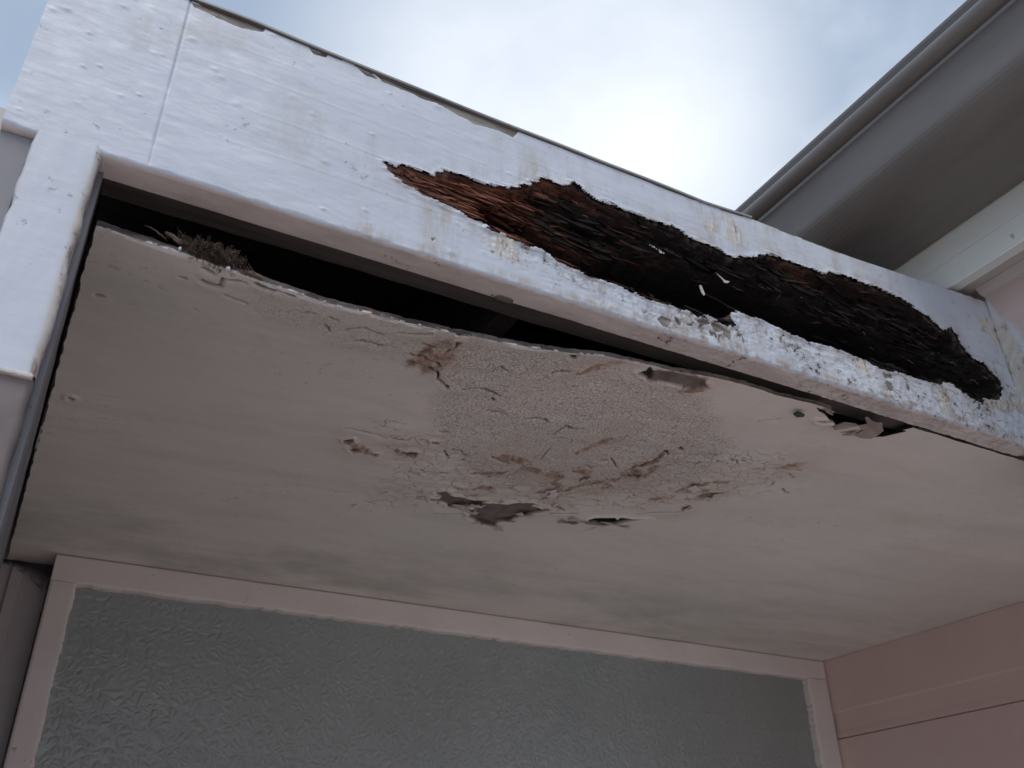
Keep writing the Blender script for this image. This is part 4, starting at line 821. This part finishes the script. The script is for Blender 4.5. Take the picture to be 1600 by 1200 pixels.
# ------------------------------------------------------------------ eave and gutter
ev = empty('roof_eave', (1.75, 1, 1.25), 'greenish white eave board running below the grey gutter', 'eave')
extrude_y('eave_board', [(1.722, 1.253), (1.7195, 1.256), (1.7195, 1.318), (1.7235, 1.322), (1.7235, 1.48), (1.75, 1.48), (1.75, 1.253)], -3.2, 5, MEAVE, ev, True)
extrude_y('eave_soffit', [(1.7505, 1.262), (1.7505, 1.272), (XW-.006, 1.283), (XW-.006, 1.273)], -3.2, 5, MEAVEU, ev, True)
extrude_y('quarter_moulding', [(1.80, 1.2665), (1.8075, 1.256), (1.82, 1.251), (1.8335, 1.25), (1.8335, 1.2705), (1.80, 1.2685)], -3.2, .995, MEAVEU, ev, True)
extrude_y('unseen_roof_sheet', [(1.46, 1.66), (1.46, 1.668), (5, 3.2), (5, 3.19)], -3.2, 5, MGUT, ev, True)  # unseen roof above the gutter, added for its effect on the light
gt = empty('roof_gutter', (1.55, 1, 1.388), 'grey painted metal quad gutter along the roof edge at upper right', 'gutter')
pr = [(1.7185, 1.50), (1.7185, 1.388), (1.56, 1.388)]
for a in np.linspace(0, 1, 12)[1:]:
    th = a*math.pi/2; pr.append((1.56-.103*math.sin(th), 1.388+.062*(1-math.cos(th))))
pr += [(1.4565, 1.50), (1.4535, 1.56)]
inner = [(x+.004, z_+.004) for x, z_ in pr[::-1]]
extrude_y('channel', pr+inner, -3.2, 5, MGUT, gt, True, smooth_=False)
bead = [(1.441+.0225*math.cos(a), 1.586+.0225*math.sin(a)) for a in np.linspace(0, 2*math.pi, 29)[:-1]]
extrude_y('rolled_bead', bead, -3.2, 5, MGUT, gt, True, smooth_=True)

# ------------------------------------------------------------------ small things
nc_ = np.array([.108, 1.05, .790]); rn = random.Random(11); ps = []; rr = []
for _ in range(1200):
    u = rn.gauss(0, 1); c = nc_+np.array([u*.018, rn.gauss(0, .005), rn.gauss(0, .0040)-.001*(1.1-min(1, abs(u)*.3))-u*.0018])
    d = np.array([rn.gauss(0, 1), rn.gauss(0, 1), rn.gauss(0, .8)]); d /= np.linalg.norm(d); b = np.array([rn.gauss(0, 1) for _ in range(3)])*.006
    ln = rn.uniform(.002, .008); pts = [c+d*ln*(t-.5)+b*(t-.5)**2*4 for t in np.linspace(0, 1, 5)]
    ps.append(pts); rr.append(rn.uniform(.0003, .0009))
Vt, Ft2 = tubes(ps, rr, 3)
mk('nest_clump', Vt, Ft2, MNEST, None, label='clump of grey brown nest fibre caught on the loose soffit edge', cat='nest debris')
def stick(name, p0, p1, r, mat, label, cat, seed, n=9, sides=7, bend=.002):
    rn = random.Random(seed); pts = []
    for t in np.linspace(0, 1, n):
        p = np.array(p0)*(1-t)+np.array(p1)*t; pts.append(p+np.array([rn.gauss(0, bend*.3), rn.gauss(0, bend*.3), rn.gauss(0, bend*.5)+bend*math.sin(t*3)]))
    Vt, Ft = tubes([pts], [r], sides); b = len(Vt)
    Ft.append(list(range(sides))[::-1]); Ft.append(list(range(b-sides, b)))
    return mk(name, Vt, Ft, mat, None, label=label, cat=cat)
stick('wood_splinter', (.046, 1.05, .8025), (.088, 1.052, .786), .0042, MTWIG, 'brown wood splinter lying along the soffit edge left of the nest clump', 'splinter', 1)
stick('twig', (.155, 1.052, .779), (.185, 1.051, .7725), .0035, MTWIG, 'short brown twig on the soffit edge right of the nest clump', 'twig', 2)
stick('dry_stem', (.020, 1.06, .812), (.050, 1.056, .797), .0012, MTWIG, 'thin dark stem poking over the soffit edge above the splinter', 'stem', 4)
stick('curled_fibre', (.345, 1.024, .855), (.375, 1.03, .853), .0006, MTWIG, 'fine dark curled fibre stuck under the fascia', 'fibre', 6, bend=.006)
def blob(name, c, r, mat, label, cat, rot=0, seed=0):
    bm = bmesh.new(); bmesh.ops.create_icosphere(bm, subdivisions=3, radius=1); rn = np.random.default_rng(seed)
    V = []
    for v in bm.verts:
        p = np.array(v.co); q = 1+.08*math.sin(p[0]*5+seed)+.05*math.sin(p[2]*9)
        p = p*np.array(r)*q; V.append((c[0]+p[0]*math.cos(rot)-p[2]*math.sin(rot), c[1]+p[1], c[2]+p[0]*math.sin(rot)+p[2]*math.cos(rot)))
    F = [[v.index for v in f.verts] for f in bm.faces]; bm.free()
    return mk(name, V, F, mat, None, smooth_=True, label=label, cat=cat)
MEGG = simple('white_egg_silk', (.78, .78, .76), (.86, .86, .85), 100, .7, .3)
blob('spider_egg_sac', (.1345, 1.048, .7715), (.0030, .003, .0030), MEGG, 'tiny white egg sac hanging just right of the nest clump', 'egg sac')
blob('spider_egg_sac', (.069, 1.050, .783), (.0022, .002, .0030), MEGG, 'tinier white egg sac below the left end of the nest clump', 'egg sac')
blob('insect_cocoon', (1.232, 1.09, .835), (.0145, .006, .0055), MCOC, 'dark oval cocoon stuck under the soffit near the right end of the gap', 'cocoon', .1, 2)
blob('mud_dauber_lump', (.560, 1.044, .860), (.018, .010, .006), MDARKW, 'dark crumbly lump stuck behind the bottom edge of the fascia', 'mud lump', 0, 5)

# cobweb in the corner left of the window
ny_, nx_ = 30, 40; V = []; dn = []
for j in range(ny_):
    for i in range(nx_):
        u = i/(nx_-1); v = j/(ny_-1)
        zb = .853-(.012+.072*u**1.2)*v
        V.append((-.088+u*(.034+.088), 2.705-.02*v*math.sin(u*3), zb)); dn.append(min(1, max(0, 1.5-v*1.7))*(1-.15*u)+.35*(u < .12))
F = grid_faces(nx_, ny_)
mk('cobweb', np.array(V), F, MWEB, None, dict(dense=np.clip(dn, 0, 1)), label='grimy dark cobweb in the corner left of the window frame', cat='cobweb')
